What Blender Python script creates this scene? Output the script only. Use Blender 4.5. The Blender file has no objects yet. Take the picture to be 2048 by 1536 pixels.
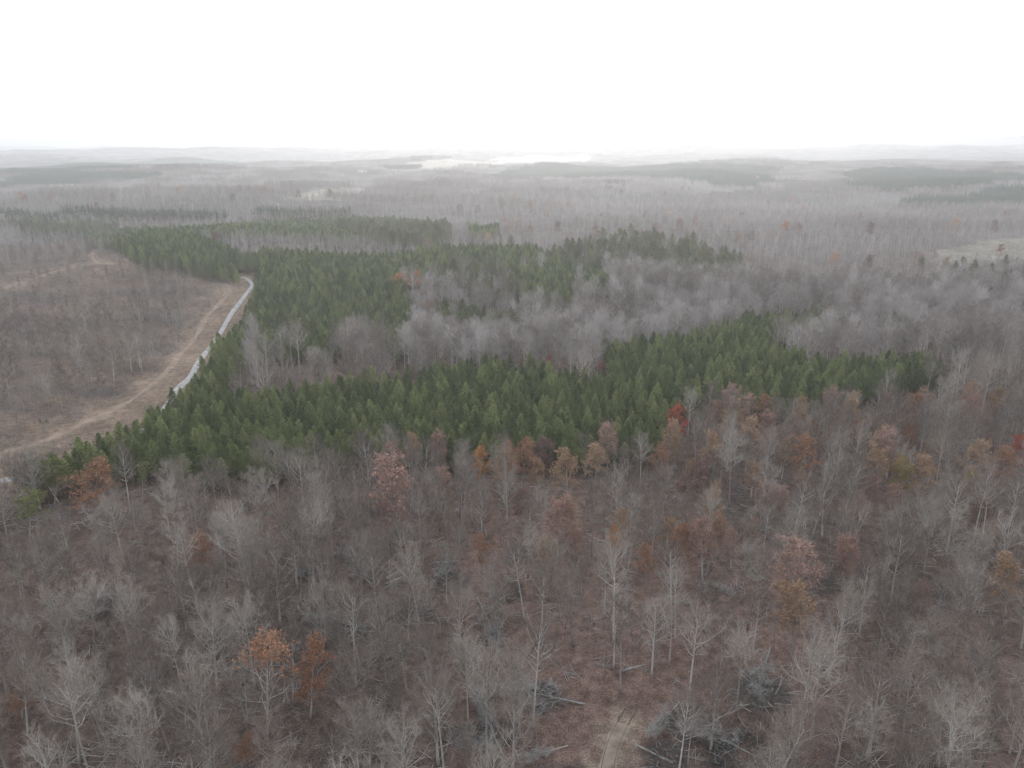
import bpy, math, random
import numpy as np
from mathutils import Vector, Matrix

# ------------------------------------------------------------------ camera, sky, sun, exposure
SC = bpy.context.scene
COL = SC.collection
PITCH = math.radians(18.3)
CAM_Z = 85.0
FPX = 1447.0                                   # focal length in pixels of the 2048 wide photograph
cam = bpy.data.cameras.new('camera')
cam.sensor_width = 36.0
cam.lens = 36.0 * FPX / 2048.0
cam.clip_start = 1.0
cam.clip_end = 60000.0
cam_o = bpy.data.objects.new('camera', cam)
COL.objects.link(cam_o)
cam_o.location = (0, 0, CAM_Z)
cam_o.rotation_euler = (math.pi / 2 - PITCH, 0, 0)
SC.camera = cam_o

SUN_EL, SUN_AZ = math.radians(16), math.radians(3)      # azimuth from +Y towards +X
world = bpy.data.worlds.new('World')
SC.world = world
world.use_nodes = True
wn, wl = world.node_tree.nodes, world.node_tree.links
bg = wn['Background']
sky = wn.new('ShaderNodeTexSky')
sky.sky_type = 'NISHITA'
sky.sun_disc = False
sky.sun_elevation = SUN_EL
sky.sun_rotation = SUN_AZ
sky.air_density = 1.0
sky.dust_density = 3.0
SKY_STRENGTH = 0.12
bg.inputs['Strength'].default_value = SKY_STRENGTH
# a closed layer of white cloud over the clear sky
mixs = wn.new('ShaderNodeMix'); mixs.data_type = 'RGBA'
mixs.inputs[0].default_value = 0.93
mixs.inputs[7].default_value = (9.5, 9.8, 10.3, 1)
wl.new(sky.outputs[0], mixs.inputs[6])
wl.new(mixs.outputs[2], bg.inputs[0])

sun = bpy.data.lights.new('sun', 'SUN')
sun.energy = 1.15
sun.angle = math.radians(28)
sun.color = (1.0, 0.93, 0.86)
sun_o = bpy.data.objects.new('sun', sun)
COL.objects.link(sun_o)
sd = Vector((math.sin(SUN_AZ) * math.cos(SUN_EL), math.cos(SUN_AZ) * math.cos(SUN_EL), math.sin(SUN_EL)))
sun_o.rotation_euler = sd.to_track_quat('Z', 'Y').to_euler()
sun_o.location = (0, 0, 300)

SC.view_settings.view_transform = 'Standard'
SC.view_settings.look = 'None'
SC.view_settings.exposure = 0.25
SC.view_settings.gamma = 1.0
SC.cycles.max_bounces = 5
SC.cycles.diffuse_bounces = 2
SC.cycles.glossy_bounces = 2
SC.cycles.transmission_bounces = 2
SC.cycles.transparent_max_bounces = 4
SC.cycles.volume_bounces = 1
SC.cycles.use_denoising = True
SC.render.filter_size = 1.3
HAZE_DENSITY = 0.00025

# ------------------------------------------------------------------ terrain height
R0 = np.random.RandomState(7)
WAVES = []
for lam, amp in ((2600, 7.0), (1500, 6.0), (900, 5.0), (520, 3.4), (300, 1.8), (150, .7), (70, .35), (33, .16)):
    for k in range(3):
        a = R0.uniform(0, 2 * math.pi)
        WAVES.append((2 * math.pi / lam * math.cos(a), 2 * math.pi / lam * math.sin(a), R0.uniform(0, 6.28), amp, lam))
# (x, y, radius x, radius y, height)
BUMPS = [
    (10, 262, 110, 40, 5.5), (-40, 345, 170, 36, -9.0), (150, 372, 90, 45, 5.0), (260, 455, 230, 40, -10.0),
    (-60, 520, 130, 70, 8.0), (60, 640, 260, 50, 7.0), (240, 690, 180, 60, 11.0), (30, 800, 500, 70, -14.0),
    (-260, 520, 130, 130, 9.0), (-230, 950, 300, 80, 10.0), (400, 1000, 300, 120, -10.0),
    (700, 1750, 500, 200, 16.0), (1250, 2100, 600, 300, 30.0), (-1100, 1900, 500, 160, 18.0),
    (300, 5600, 1500, 900, 62.0), (-700, 3900, 900, 400, -14.0), (-3000, 5200, 1600, 500, 30.0), (3400, 5600, 1500, 700, 55.0),
    (-5200, 9500, 2500, 800, 60.0), (-1200, 10500, 2000, 900, 50.0), (2500, 11000, 3000, 900, 78.0),
    (3700, 8600, 1300, 800, 88.0), (6300, 7800, 1500, 800, 128.0), (7000, 8200, 2200, 600, 70.0),
]


def ground_z(x, y):
    x = np.asarray(x, float); y = np.asarray(y, float)
    d = np.sqrt(x * x + y * y)
    z = np.zeros(np.broadcast(x, y).shape)
    for kx, ky, ph, amp, lam in WAVES:
        f = 1.0 if lam < 400 else np.clip((d - 150) / (2.2 * lam), 0, 1)
        z = z + amp * f * np.sin(kx * x + ky * y + ph)
    for bx, by, sx, sy, h in BUMPS:
        z = z + h * np.exp(-((x - bx) / sx) ** 2 * .7 - ((y - by) / sy) ** 2 * .7)
    return z


CP, SP = math.cos(PITCH), math.sin(PITCH)


def ray(px, py):
    u, v = (px - 1024) / FPX, (768 - py) / FPX
    return np.array((u, CP + v * SP, -SP + v * CP))


def at(px, py, h=0.0):
    """the point of the ground (or of a canopy h metres above it) seen at a pixel of the photograph"""
    d = ray(px, py)
    t = np.concatenate((np.arange(60, 3000, 1.0), np.arange(3000, 16000, 8.0)))
    P = np.array((0, 0, CAM_Z))[:, None] + d[:, None] * t[None]
    below = P[2] < ground_z(P[0], P[1]) + h
    i = int(np.argmax(below)) if below.any() else len(t) - 1
    return P[0, i], P[1, i]


def project(x, y, z):
    """world -> pixel of the photograph (arrays)"""
    dz = z - CAM_Z
    dep = y * CP - dz * SP
    up = y * SP + dz * CP
    dep = np.maximum(dep, .01)
    return 1024 + FPX * x / dep, 768 - FPX * up / dep


def inside(poly, x, y):
    x = np.asarray(x, float); y = np.asarray(y, float)
    c = np.zeros(x.shape, bool)
    n = len(poly)
    for i in range(n):
        x0, y0 = poly[i]; x1, y1 = poly[i - 1]
        if y0 == y1:
            continue
        c ^= ((y0 > y) != (y1 > y)) & (x < (x1 - x0) * (y - y0) / (y1 - y0) + x0)
    return c


def wob(x, y, s, seed=0):
    r = np.random.RandomState(seed + 50)
    v = 0
    for k in range(5):
        a = r.uniform(0, 6.28); f = 6.28 / s * r.uniform(.6, 1.7)
        v = v + np.sin(f * (x * math.cos(a) + y * math.sin(a)) + r.uniform(0, 6.28))
    return v / 2.5


# ------------------------------------------------------------------ materials
def mat(name, cols, scale=1.0, rough=.9, rnd=.25, noise=.5, spec=.1, detail=4, bump=0, bscale=1.0, attr=None, stretch=(1, 1, 1)):
    """colour from a noise ramp over cols, shifted per object by its random value"""
    m = bpy.data.materials.new(name)
    m.use_nodes = True
    N, L = m.node_tree.nodes, m.node_tree.links
    b = N['Principled BSDF']
    b.inputs['Roughness'].default_value = rough
    b.inputs['Specular IOR Level'].default_value = spec
    tc = N.new('ShaderNodeTexCoord')
    mp = N.new('ShaderNodeMapping'); mp.inputs['Scale'].default_value = stretch
    L.new(tc.outputs['Object'], mp.inputs[0])
    nz = N.new('ShaderNodeTexNoise')
    nz.inputs['Scale'].default_value = scale
    nz.inputs['Detail'].default_value = detail
    L.new(mp.outputs[0], nz.inputs['Vector'])
    oi = N.new('ShaderNodeObjectInfo')
    m1 = N.new('ShaderNodeMath'); m1.operation = 'MULTIPLY_ADD'
    L.new(nz.outputs['Fac'], m1.inputs[0]); m1.inputs[1].default_value = noise * 2; m1.inputs[2].default_value = .5 - noise
    m2 = N.new('ShaderNodeMath'); m2.operation = 'MULTIPLY_ADD'
    L.new(oi.outputs['Random'], m2.inputs[0]); m2.inputs[1].default_value = rnd * 2
    m2b = N.new('ShaderNodeMath'); m2b.operation = 'SUBTRACT'
    L.new(m1.outputs[0], m2b.inputs[0]); m2b.inputs[1].default_value = rnd
    L.new(m2b.outputs[0], m2.inputs[2])
    rp = N.new('ShaderNodeValToRGB')
    el = rp.color_ramp.elements
    while len(el) < len(cols):
        el.new(.5)
    for i, c in enumerate(cols):
        el[i].position = i / (len(cols) - 1)
        el[i].color = (*c, 1)
    L.new(m2.outputs[0], rp.inputs[0])
    L.new(rp.outputs[0], b.inputs['Base Color'])
    if bump:
        nb = N.new('ShaderNodeTexNoise'); nb.inputs['Scale'].default_value = bscale; nb.inputs['Detail'].default_value = 6
        L.new(tc.outputs['Object'], nb.inputs['Vector'])
        bp = N.new('ShaderNodeBump'); bp.inputs['Strength'].default_value = bump; bp.inputs['Distance'].default_value = .3
        L.new(nb.outputs['Fac'], bp.inputs['Height']); L.new(bp.outputs[0], b.inputs['Normal'])
    return m


M = {}
M['bark'] = mat('bark', [(.17, .155, .145), (.35, .33, .31), (.60, .58, .55)], 1.5, rnd=.35, noise=.45)
M['bark_far'] = mat('bark_far', [(.27, .25, .24), (.38, .36, .35), (.52, .50, .485)], .5, rnd=.35, noise=.3)  # paler copy of bark, the brightening of distant haze put into its colour
M['twig'] = mat('twig', [(.120, .096, .084), (.210, .176, .156), (.35, .32, .29)], .4, rnd=.5, noise=.2)
M['twig_far'] = mat('twig_far', [(.255, .228, .222), (.36, .328, .322), (.46, .435, .425)], .3, rnd=.4, noise=.3)  # paler copy of twig with haze brightness painted in
M['twig_brown'] = mat('twig_brown', [(.15, .125, .112), (.215, .185, .168), (.29, .26, .24)], .3, rnd=.4, noise=.3)
M['needles_dark'] = mat('needles_dark', [(.045, .072, .045), (.08, .112, .07), (.13, .16, .105)], .05, rnd=.3, noise=.4)
M['dead'] = mat('dead', [(0.184, 0.190, 0.184), (0.310, 0.310, 0.305), (0.483, 0.477, 0.460)], 1.2, rnd=.3, noise=.5)
M['brush'] = mat('brush', [(0.060, 0.058, 0.055), (0.100, 0.095, 0.090), (0.170, 0.165, 0.155)], .8, rnd=.3, noise=.4)
M['pine_bark'] = mat('pine_bark', [(.10, .075, .062), (.17, .13, .11)], 3, rnd=.2)
M['needles'] = mat('needles', [(.082, .120, .050), (.175, .222, .092), (.325, .365, .160)], .5, rnd=.42, noise=.28)
M['needles_old'] = mat('needles_old', [(.10, .12, .06), (.17, .185, .095), (.26, .27, .14)], .4, rnd=.35, noise=.3)
M['leaf_rust'] = mat('leaf_rust', [(.21, .105, .065), (.32, .165, .10), (.41, .235, .145)], 1.2, rnd=.2, noise=.45)
M['leaf_orange'] = mat('leaf_orange', [(.34, .145, .055), (.48, .225, .085), (.56, .31, .13)], 1.2, rnd=.2, noise=.45)
M['leaf_red'] = mat('leaf_red', [(.34, .085, .06), (.46, .125, .08), (.50, .19, .12)], 1.2, rnd=.2, noise=.45)
M['leaf_pink'] = mat('leaf_pink', [(.24, .15, .125), (.33, .205, .17), (.42, .28, .235)], 1.0, rnd=.2, noise=.45)
M['leaf_tan'] = mat('leaf_tan', [(.26, .17, .105), (.36, .24, .155), (.46, .32, .21)], 1.0, rnd=.2, noise=.5)
M['leaf_maroon'] = mat('leaf_maroon', [(.14, .085, .078), (.20, .12, .11), (.26, .165, .15)], 1.0, rnd=.2, noise=.4)
M['leaf_yellow'] = mat('leaf_yellow', [(.20, .15, .05), (.28, .20, .065), (.36, .26, .09)], 1.0, rnd=.2, noise=.5)
M['leaf_lime'] = mat('leaf_lime', [(.11, .125, .045), (.16, .18, .06), (.23, .24, .085)], 1.0, rnd=.2, noise=.5)
M['gravel'] = mat('gravel', [(.21, .21, .215), (.33, .33, .335), (.46, .46, .465)], .35, noise=.8, rnd=0)
M['dirt_track'] = mat('dirt_track', [(.165, .125, .10), (.23, .18, .143), (.32, .26, .21)], .25, noise=.9, rnd=0)
M['skid_mud'] = mat('skid_mud', [(.14, .115, .095), (.25, .21, .17), (.37, .32, .265)], .5, noise=.9, rnd=0, bump=.6, bscale=1.2)
M['field'] = mat('field', [(.3, .28, .24), (.4, .38, .33)], .004, noise=.9, rnd=0)
M['white_paint'] = mat('white_paint', [(.7, .7, .7), (.8, .8, .8)], 1, rnd=0)
M['roof_metal'] = mat('roof_metal', [(.45, .45, .46), (.6, .6, .62)], 1, rnd=0, rough=.5)
M['pole_wood'] = mat('pole_wood', [(.5, .48, .46), (.62, .6, .57)], 1, rnd=0)
M['shrub'] = mat('shrub', [(0.144, 0.114, 0.102), (0.216, 0.174, 0.156), (0.300, 0.240, 0.198)], .5, rnd=.5, noise=.2)
M['grass'] = mat('grass', [(.20, .15, .10), (.29, .225, .155), (.38, .31, .22)], .5, rnd=.4, noise=.3)
M['sapling'] = mat('sapling', [(0.176, 0.162, 0.149), (0.270, 0.250, 0.236), (0.405, 0.385, 0.365)], .5, rnd=.4, noise=.2)


# ------------------------------------------------------------------ mesh collecting
class MB:
    def __init__(s):
        s.v, s.f, s.m = [], [], []

    def tube(s, pts, rad, n, m=0):
        pts = [np.asarray(p, float) for p in pts]
        base = len(s.v)
        k = len(pts)
        for i, p in enumerate(pts):
            t = pts[min(i + 1, k - 1)] - pts[max(i - 1, 0)]
            t = t / (np.linalg.norm(t) + 1e-9)
            a = np.cross(t, (0, 0, 1.) if abs(t[2]) < .8 else (1., 0, 0)); a /= np.linalg.norm(a) + 1e-9
            b = np.cross(t, a)
            for j in range(n):
                w = 2 * math.pi * j / n
                s.v.append(tuple(p + rad[i] * (a * math.cos(w) + b * math.sin(w))))
        for i in range(k - 1):
            for j in range(n):
                j2 = (j + 1) % n
                s.f.append((base + i * n + j, base + i * n + j2, base + (i + 1) * n + j2, base + (i + 1) * n + j)); s.m.append(m)
        c = len(s.v)
        s.v.append(tuple(pts[-1])); s.v.append(tuple(pts[0]))
        for j in range(n):
            s.f.append((base + (k - 1) * n + j, base + (k - 1) * n + (j + 1) % n, c)); s.m.append(m)
            s.f.append((base + (j + 1) % n, base + j, c + 1)); s.m.append(m)

    def blade(s, p, q, w, rng, m=0):
        """one thin triangle from p to q"""
        p = np.asarray(p); q = np.asarray(q)
        side = np.cross(q - p, rng.normal(size=3)); side *= w / 2 / (np.linalg.norm(side) + 1e-9)
        b = len(s.v)
        s.v += [tuple(p - side), tuple(p + side), tuple(q)]
        s.f.append((b, b + 1, b + 2)); s.m.append(m)

    def leaf(s, p, r, rng, m=0, up=.3):
        a = rng.normal(size=3); a /= np.linalg.norm(a)
        b = np.cross(a, rng.normal(size=3)); b /= np.linalg.norm(b) + 1e-9
        p = np.asarray(p); k = len(s.v)
        s.v += [tuple(p + a * r), tuple(p + b * r * .7), tuple(p - a * r * .8), tuple(p - b * r * .6)]
        s.f.append((k, k + 1, k + 2, k + 3)); s.m.append(m)

    def box(s, c, d, m=0, rz=0):
        k = len(s.v); ca, sa = math.cos(rz), math.sin(rz)
        for sx in (-1, 1):
            for sy in (-1, 1):
                for sz in (-1, 1):
                    x, y = sx * d[0] / 2, sy * d[1] / 2
                    s.v.append((c[0] + x * ca - y * sa, c[1] + x * sa + y * ca, c[2] + sz * d[2] / 2))
        for f in ((0, 1, 3, 2), (4, 6, 7, 5), (0, 4, 5, 1), (2, 3, 7, 6), (0, 2, 6, 4), (1, 5, 7, 3)):
            s.f.append(tuple(k + i for i in f)); s.m.append(m)

    def mesh(s, name, mats, smooth=False):
        me = bpy.data.meshes.new(name)
        me.from_pydata(s.v, [], s.f)
        for mm in mats:
            me.materials.append(mm)
        if len(mats) > 1:
            me.polygons.foreach_set('material_index', s.m)
        if smooth:
            me.polygons.foreach_set('use_smooth', [True] * len(s.f))
        me.update()
        return me


def link(name, me, parent=None):
    o = bpy.data.objects.new(name, me)
    COL.objects.link(o)
    if parent is not None:
        o.parent = parent
    return o


def tag(o, label=None, cat=None, group=None, kind=None):
    if label: o['label'] = label
    if cat: o['category'] = cat
    if group: o['group'] = group
    if kind: o['kind'] = kind
    return o


def unit(v):
    return v / (np.linalg.norm(v) + 1e-9)


# ------------------------------------------------------------------ trees
def make_bare(seed, H=18., R=4.0, bole=.45, r0=.2, nprim=16, up0=.42, up1=1.08, twigs=5, nsec=6, nter=5, fork=0, leaf=None, nleaf=0, lsize=.2, dens=1., leaf_from=0., sweep=1.0, tw=.024):
    """returns trunk mesh builder and crown mesh builder. crown material slots: 0 twig, 1 leaf"""
    rng = np.random.RandomState(seed)
    T, C = MB(), MB()
    stems = []
    if fork:
        for k in range(fork):
            a = 2 * math.pi * k / fork + rng.uniform(-.4, .4)
            stems.append((np.array((math.cos(a), math.sin(a), 0)) * rng.uniform(.08, .17), rng.uniform(.85, 1)))
    else:
        stems.append((np.array((rng.uniform(-.04, .04), rng.uniform(-.04, .04), 0)), 1.))
    ends = []
    for lean, hs in stems:
        n = 9
        pts = []
        wx = rng.uniform(-1, 1, 2) * .35
        for i in range(n):
            t = i / (n - 1)
            p = np.array((0, 0, t * H * hs * .93)) + lean * (t ** 1.2) * H + np.array((math.sin(t * 5 + wx[0] * 9) * .25 * wx[0], math.sin(t * 4 + wx[1] * 7) * .3 * wx[1], 0)) * t * H / 12
            pts.append(p)
        rr = r0 * (1 if not fork else .75)
        T.tube(pts, [rr * (1.25 if i == 0 else 1) * (1 - .82 * (i / (n - 1)) ** 1.1) for i in range(n)], 6)
        P = np.array(pts)
        npn = max(5, int(nprim * (1 if not fork else 1.3 / fork)))
        az = rng.uniform(0, 6.28)
        for k in range(npn):
            t = bole + (1 - bole) * ((k + rng.uniform(-.3, .3)) / npn)
            t = min(max(t, bole * .9), .985)
            fi = t * (n - 1); i0 = min(int(fi), n - 2)
            p0 = P[i0] * (1 - fi + i0) + P[i0 + 1] * (fi - i0)
            az += 2.4 + rng.uniform(-.4, .4)
            s = (t - bole) / (1 - bole)
            el = up0 + (up1 - up0) * s + rng.uniform(-.15, .15)
            ln = R * (1.2 - .35 * s) * rng.uniform(.7, 1.15) * (.75 if s < .15 else 1)
            d = np.array((math.cos(az) * math.cos(el), math.sin(az) * math.cos(el), math.sin(el)))
            br = r0 * (.42 - .25 * s) * rng.uniform(.7, 1.1)
            pp = [p0]; dd = d.copy()
            for q in range(5):
                dd = unit(dd + np.array((0, 0, .13 * sweep)) + rng.normal(size=3) * .13)
                pp.append(pp[-1] + dd * ln / 5)
            T.tube(pp, [br * (1 - .85 * i / 5) for i in range(6)], 4)
            nse = int(nsec * rng.uniform(.8, 1.3))
            for j in range(nse):
                u = .25 + .75 * (j + rng.uniform(0, .8)) / nse
                fi = min(u, .99) * 5; i0 = int(fi)
                a0 = pp[i0] * (1 - fi + i0) + pp[i0 + 1] * (fi - i0)
                d2 = unit(unit(pp[i0 + 1] - pp[i0]) * 1.1 + rng.normal(size=3) * .75 + np.array((0, 0, .3 * sweep)))
                l2 = ln * (.62 - .3 * u) * rng.uniform(.7, 1.2)
                q = [a0]
                for w in range(3):
                    d2 = unit(d2 + np.array((0, 0, .14 * sweep)) + rng.normal(size=3) * .16)
                    q.append(q[-1] + d2 * l2 / 3)
                b2 = br * .46
                C.tube(q, [b2, b2 * .75, b2 * .5, b2 * .2], 3, 2)
                for x in range(int(nter * rng.uniform(.7, 1.3))):
                    u2 = rng.uniform(.15, 1) * 2.99; k0 = int(u2)
                    c0 = q[k0] * (1 - u2 + k0) + q[k0 + 1] * (u2 - k0)
                    d3 = unit(d2 + rng.normal(size=3) * .7 + np.array((0, 0, .25 * sweep)))
                    l3 = l2 * rng.uniform(.35, .7) + .25
                    c1 = c0 + d3 * l3
                    C.blade(c0, c1, max(tw * 1.7, b2 * 1.2), rng)
                    for y in range(twigs):
                        w0 = c0 + (c1 - c0) * rng.uniform(.15, 1)
                        d4 = unit(d3 + rng.normal(size=3) * .6 + np.array((0, 0, .2 * sweep)))
                        e = w0 + d4 * rng.uniform(.35, .9)
                        C.blade(w0, e, tw, rng)
                        ends.append((w0 + e) / 2)
    if leaf is not None and nleaf:
        E = np.array(ends)
        zc = E[:, 2]
        E = E[zc >= np.quantile(zc, leaf_from)]
        for k in rng.randint(0, len(E), nleaf):
            C.leaf(E[k] + rng.normal(size=3) * .16, lsize * rng.uniform(.6, 1.3), rng, 1)
    return T, C


def make_pine(seed, H=13., R=2.3, base=.2, clus=7, nb=78, r0=.12, old=False):
    rng = np.random.RandomState(seed)
    T, C = MB(), MB()
    pts = [np.array((rng.uniform(-.06, .06) * i * .4, rng.uniform(-.06, .06) * i * .4, H * i / 6)) for i in range(7)]
    T.tube(pts, [r0 * (1 - .9 * i / 6) for i in range(7)], 6)
    C.blade((0, 0, H * .97), (0, 0, H * 1.03), .12, rng)
    az = rng.uniform(0, 6)
    for k in range(nb):
        s = ((k + rng.uniform(0, 1)) / nb) ** (.72)
        z = H * (base + (1 - base) * s)
        az += 2.4 + rng.uniform(-.3, .3)
        if old:
            ln = R * (math.sin(min(1, .15 + s * .95) * math.pi) ** .6) * rng.uniform(.35, 1.15)
            el = rng.uniform(-.1, .45)
        else:
            ln = min(.46 * (H - z) + .08, R * (.75 + .25 * min(1, s / .3))) * rng.uniform(.75, 1.12)
            el = -.05 + .75 * s + rng.uniform(-.12, .12)
        d = np.array((math.cos(az) * math.cos(el), math.sin(az) * math.cos(el), math.sin(el)))
        p0 = np.array((0, 0, z)); p1 = p0 + d * ln + np.array((0, 0, ln * .12))
        T.tube([p0, (p0 + p1) / 2 - np.array((0, 0, .05 * ln)), p1], [.035, .022, .01], 3)
        nc = max(2, int(clus * (.4 + ln / R)))
        for j in range(nc):
            u = .25 + .8 * (j + rng.uniform(0, 1)) / nc
            c = p0 + (p1 - p0) * u + rng.normal(size=3) * (.30 if old else .16)
            for q in range(7 if old else 6):
                dn = unit(d * .7 + rng.normal(size=3) * .75 + np.array((0, 0, .55)))
                C.blade(c, c + dn * rng.uniform(.3, .55) * (1.25 if old else 1), .19 * (1.2 if old else 1), rng)
    return T, C


def make_far_bare(seed, H=15., R=2.8, n=95, w=.13):
    """the same kind of tree with fewer, stouter branches, for distances where twigs cannot be told apart"""
    rng = np.random.RandomState(seed)
    C = MB()
    C.tube([(0, 0, 0), (rng.uniform(-.3, .3), rng.uniform(-.3, .3), H * .5), (rng.uniform(-.5, .5), rng.uniform(-.5, .5), H * .95)], [.11, .08, .03], 4)
    for k in range(n):
        s = rng.uniform(0, 1) ** .8
        z = H * (.3 + .6 * s)
        a = rng.uniform(0, 6.28)
        r = R * rng.uniform(0, .8) * (1 - .3 * s)
        p = np.array((math.cos(a) * r, math.sin(a) * r, z))
        d = unit(np.array((math.cos(a) * .6, math.sin(a) * .6, .8)) + rng.normal(size=3) * .45)
        C.blade(p, p + d * rng.uniform(.8, 2.1) * (1.1 - .3 * s), w * rng.uniform(.5, 1.2), rng, 1)
    return C


def variant(name, T, C, tmat, cmats):
    if 2 in C.m:
        cmats = (cmats + cmats)[:2] + [tmat]
    return T.mesh(name + '_trunk', [tmat], True), C.mesh(name + '_crown', cmats)


def merged(name, T, C, tmat, cmats):
    """one mesh of both, an unlinked source for the scattered woods"""
    A = MB()
    A.v = T.v + C.v
    n = len(T.v)
    A.f = T.f + [tuple(i + n for i in f) for f in C.f]
    A.m = [0] * len(T.f) + [m + 1 for m in C.m]
    return bpy.data.objects.new(name, A.mesh(name, [tmat] + cmats))


def place(kind, pair, x, y, s, rz, label, cat, group, tilt=(0, 0), sink=.15, sz=None, scale=None):
    root = bpy.data.objects.new(kind, None)
    root.empty_display_size = .5
    COL.objects.link(root)
    root.location = (x, y, float(ground_z(x, y)) - sink)
    root.rotation_euler = (tilt[0], tilt[1], rz)
    root.scale = scale or (s, s, sz or s)
    tag(root, label, cat, group)
    a = link('trunk', pair[0], root); b = link('crown', pair[1], root)
    return root


def scatter(name, sources, X, Y, S, RZ, IDX, label, cat, kind='stuff', dz=-.15, tilt=.03, seed=3):
    """ONE object that draws copies of the sources on its points"""
    r = np.random.RandomState(seed)
    n = len(X)
    me = bpy.data.meshes.new(name)
    me.vertices.add(n)
    co = np.stack((X, Y, ground_z(X, Y) + dz), 1).astype(np.float32)
    me.vertices.foreach_set('co', co.ravel())
    a = me.attributes.new('rot', 'FLOAT_VECTOR', 'POINT')
    a.data.foreach_set('vector', np.stack((r.normal(0, tilt, n), r.normal(0, tilt, n), RZ), 1).astype(np.float32).ravel())
    a = me.attributes.new('scl', 'FLOAT_VECTOR', 'POINT')
    S = np.asarray(S)
    if S.ndim == 1: S = np.stack((S, S, S), 1)
    a.data.foreach_set('vector', S.astype(np.float32).ravel())
    a = me.attributes.new('pick', 'INT', 'POINT')
    a.data.foreach_set('value', np.asarray(IDX, np.int32))
    o = link(name, me)
    g = bpy.data.node_groups.new(name, 'GeometryNodeTree')
    g.interface.new_socket('Geometry', in_out='INPUT', socket_type='NodeSocketGeometry')
    g.interface.new_socket('Geometry', in_out='OUTPUT', socket_type='NodeSocketGeometry')
    N, L = g.nodes, g.links
    gi, go = N.new('NodeGroupInput'), N.new('NodeGroupOutput')
    ip = N.new('GeometryNodeInstanceOnPoints')
    jn = N.new('GeometryNodeJoinGeometry')
    for so in sources:
        oi = N.new('GeometryNodeObjectInfo'); oi.inputs['Object'].default_value = so
        ti = N.new('GeometryNodeGeometryToInstance')
        L.new(oi.outputs['Geometry'], ti.inputs[0]); L.new(ti.outputs[0], jn.inputs[0])
    L.new(gi.outputs[0], ip.inputs['Points']); L.new(jn.outputs[0], ip.inputs['Instance'])
    ip.inputs['Pick Instance'].default_value = True

    def attr(nm, typ):
        q = N.new('GeometryNodeInputNamedAttribute'); q.data_type = typ; q.inputs['Name'].default_value = nm
        return q.outputs['Attribute']
    L.new(attr('pick', 'INT'), ip.inputs['Instance Index'])
    L.new(attr('rot', 'FLOAT_VECTOR'), ip.inputs['Rotation'])
    L.new(attr('scl', 'FLOAT_VECTOR'), ip.inputs['Scale'])
    L.new(ip.outputs[0], go.inputs[0])
    md = o.modifiers.new('scatter', 'NODES'); md.node_group = g
    tag(o, label, cat, None, kind)
    return o


# ------------------------------------------------------------------ zones (outlines read in the photograph, stood on the ground)
def zone(pts, h):
    return [at(px, py, h) for px, py in pts]


CH = 10.5
PINES = [zone(p, h) for p, h in (
    # the large near stand, with its arm to the right
    ([(20, 925), (120, 885), (235, 828), (345, 790), (400, 772), (600, 762), (700, 747), (800, 735), (900, 714), (1000, 710), (1080, 716), (1150, 730), (1208, 742),
      (1218, 720), (1205, 682), (1300, 667), (1400, 657), (1480, 634), (1560, 618), (1640, 616), (1715, 628), (1640, 642), (1560, 655), (1540, 684), (1600, 698), (1700, 707), (1800, 700), (1885, 703),
      (1903, 722), (1880, 738), (1800, 752), (1700, 768), (1600, 787), (1500, 787), (1400, 790), (1345, 800), (1322, 850), (1300, 872), (1200, 880), (1050, 882), (900, 884), (750, 882), (600, 902), (450, 918),
      (400, 922), (300, 900), (200, 905), (100, 925), (60, 940)], CH),
    # the strip beside the gravel road
    ([(345, 790), (400, 735), (452, 665), (492, 600), (508, 578), (560, 600), (530, 640), (478, 690), (455, 745), (400, 772)], CH),
    # the middle stand
    ([(508, 578), (480, 540), (400, 527), (280, 510), (255, 497), (165, 466), (300, 458), (420, 478), (480, 498), (560, 496), (700, 500), (800, 503), (870, 489), (960, 487), (1060, 487), (1100, 502), (1090, 520), (1010, 540),
      (900, 543), (790, 545), (825, 590), (822, 668), (795, 690), (735, 665), (700, 655), (660, 690), (600, 680), (540, 682), (505, 695), (530, 640), (560, 600)], CH),
    ([(165, 466), (250, 450), (500, 441), (760, 434), (890, 442), (905, 466), (780, 469), (700, 473), (640, 470), (560, 463), (480, 466), (400, 468), (300, 458)], CH),
    ([(930, 443), (990, 448), (1000, 466), (940, 468)], CH),
    ([(1000, 545), (1100, 530), (1160, 560), (1130, 590), (1030, 575)], CH),
    ([(1060, 495), (1130, 500), (1200, 530), (1230, 560), (1160, 565), (1090, 535)], CH),
    ([(860, 590), (930, 600), (1020, 625), (1060, 640), (1000, 650), (880, 630)], CH),
)]
PINES_FAR = [zone(p, h) for p, h in (
    ([(0, 430), (0, 414), (120, 411), (400, 408), (440, 420), (300, 432), (120, 438)], CH),
    ([(490, 415), (600, 408), (700, 409), (690, 420), (560, 424)], CH),
    ([(0, 372), (0, 352), (120, 345), (320, 342), (300, 352), (120, 366)], CH),
    ([(0, 345), (0, 335), (110, 330), (480, 320), (430, 330), (140, 343)], CH),
    ([(960, 352), (1010, 341), (1180, 332), (1560, 332), (1550, 350), (1530, 376), (1440, 366), (1250, 353)], CH),
    ([(1690, 345), (1720, 336), (1900, 338), (2048, 345), (2200, 345), (2200, 356), (2048, 360), (1950, 362), (1840, 376), (1720, 372), (1700, 360)], CH),
    ([(1790, 398), (1850, 388), (1960, 380), (2048, 365), (2200, 360), (2200, 398), (2048, 402), (1860, 405)], CH),
)]
CLEARING = zone([(-500, 505), (-200, 490), (0, 488), (150, 487), (232, 488), (262, 515), (300, 530), (400, 542), (480, 548), (505, 560), (512, 575), (492, 612), (350, 795), (230, 850), (110, 905), (20, 945), (-60, 990), (-500, 1010)], 0)
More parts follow.
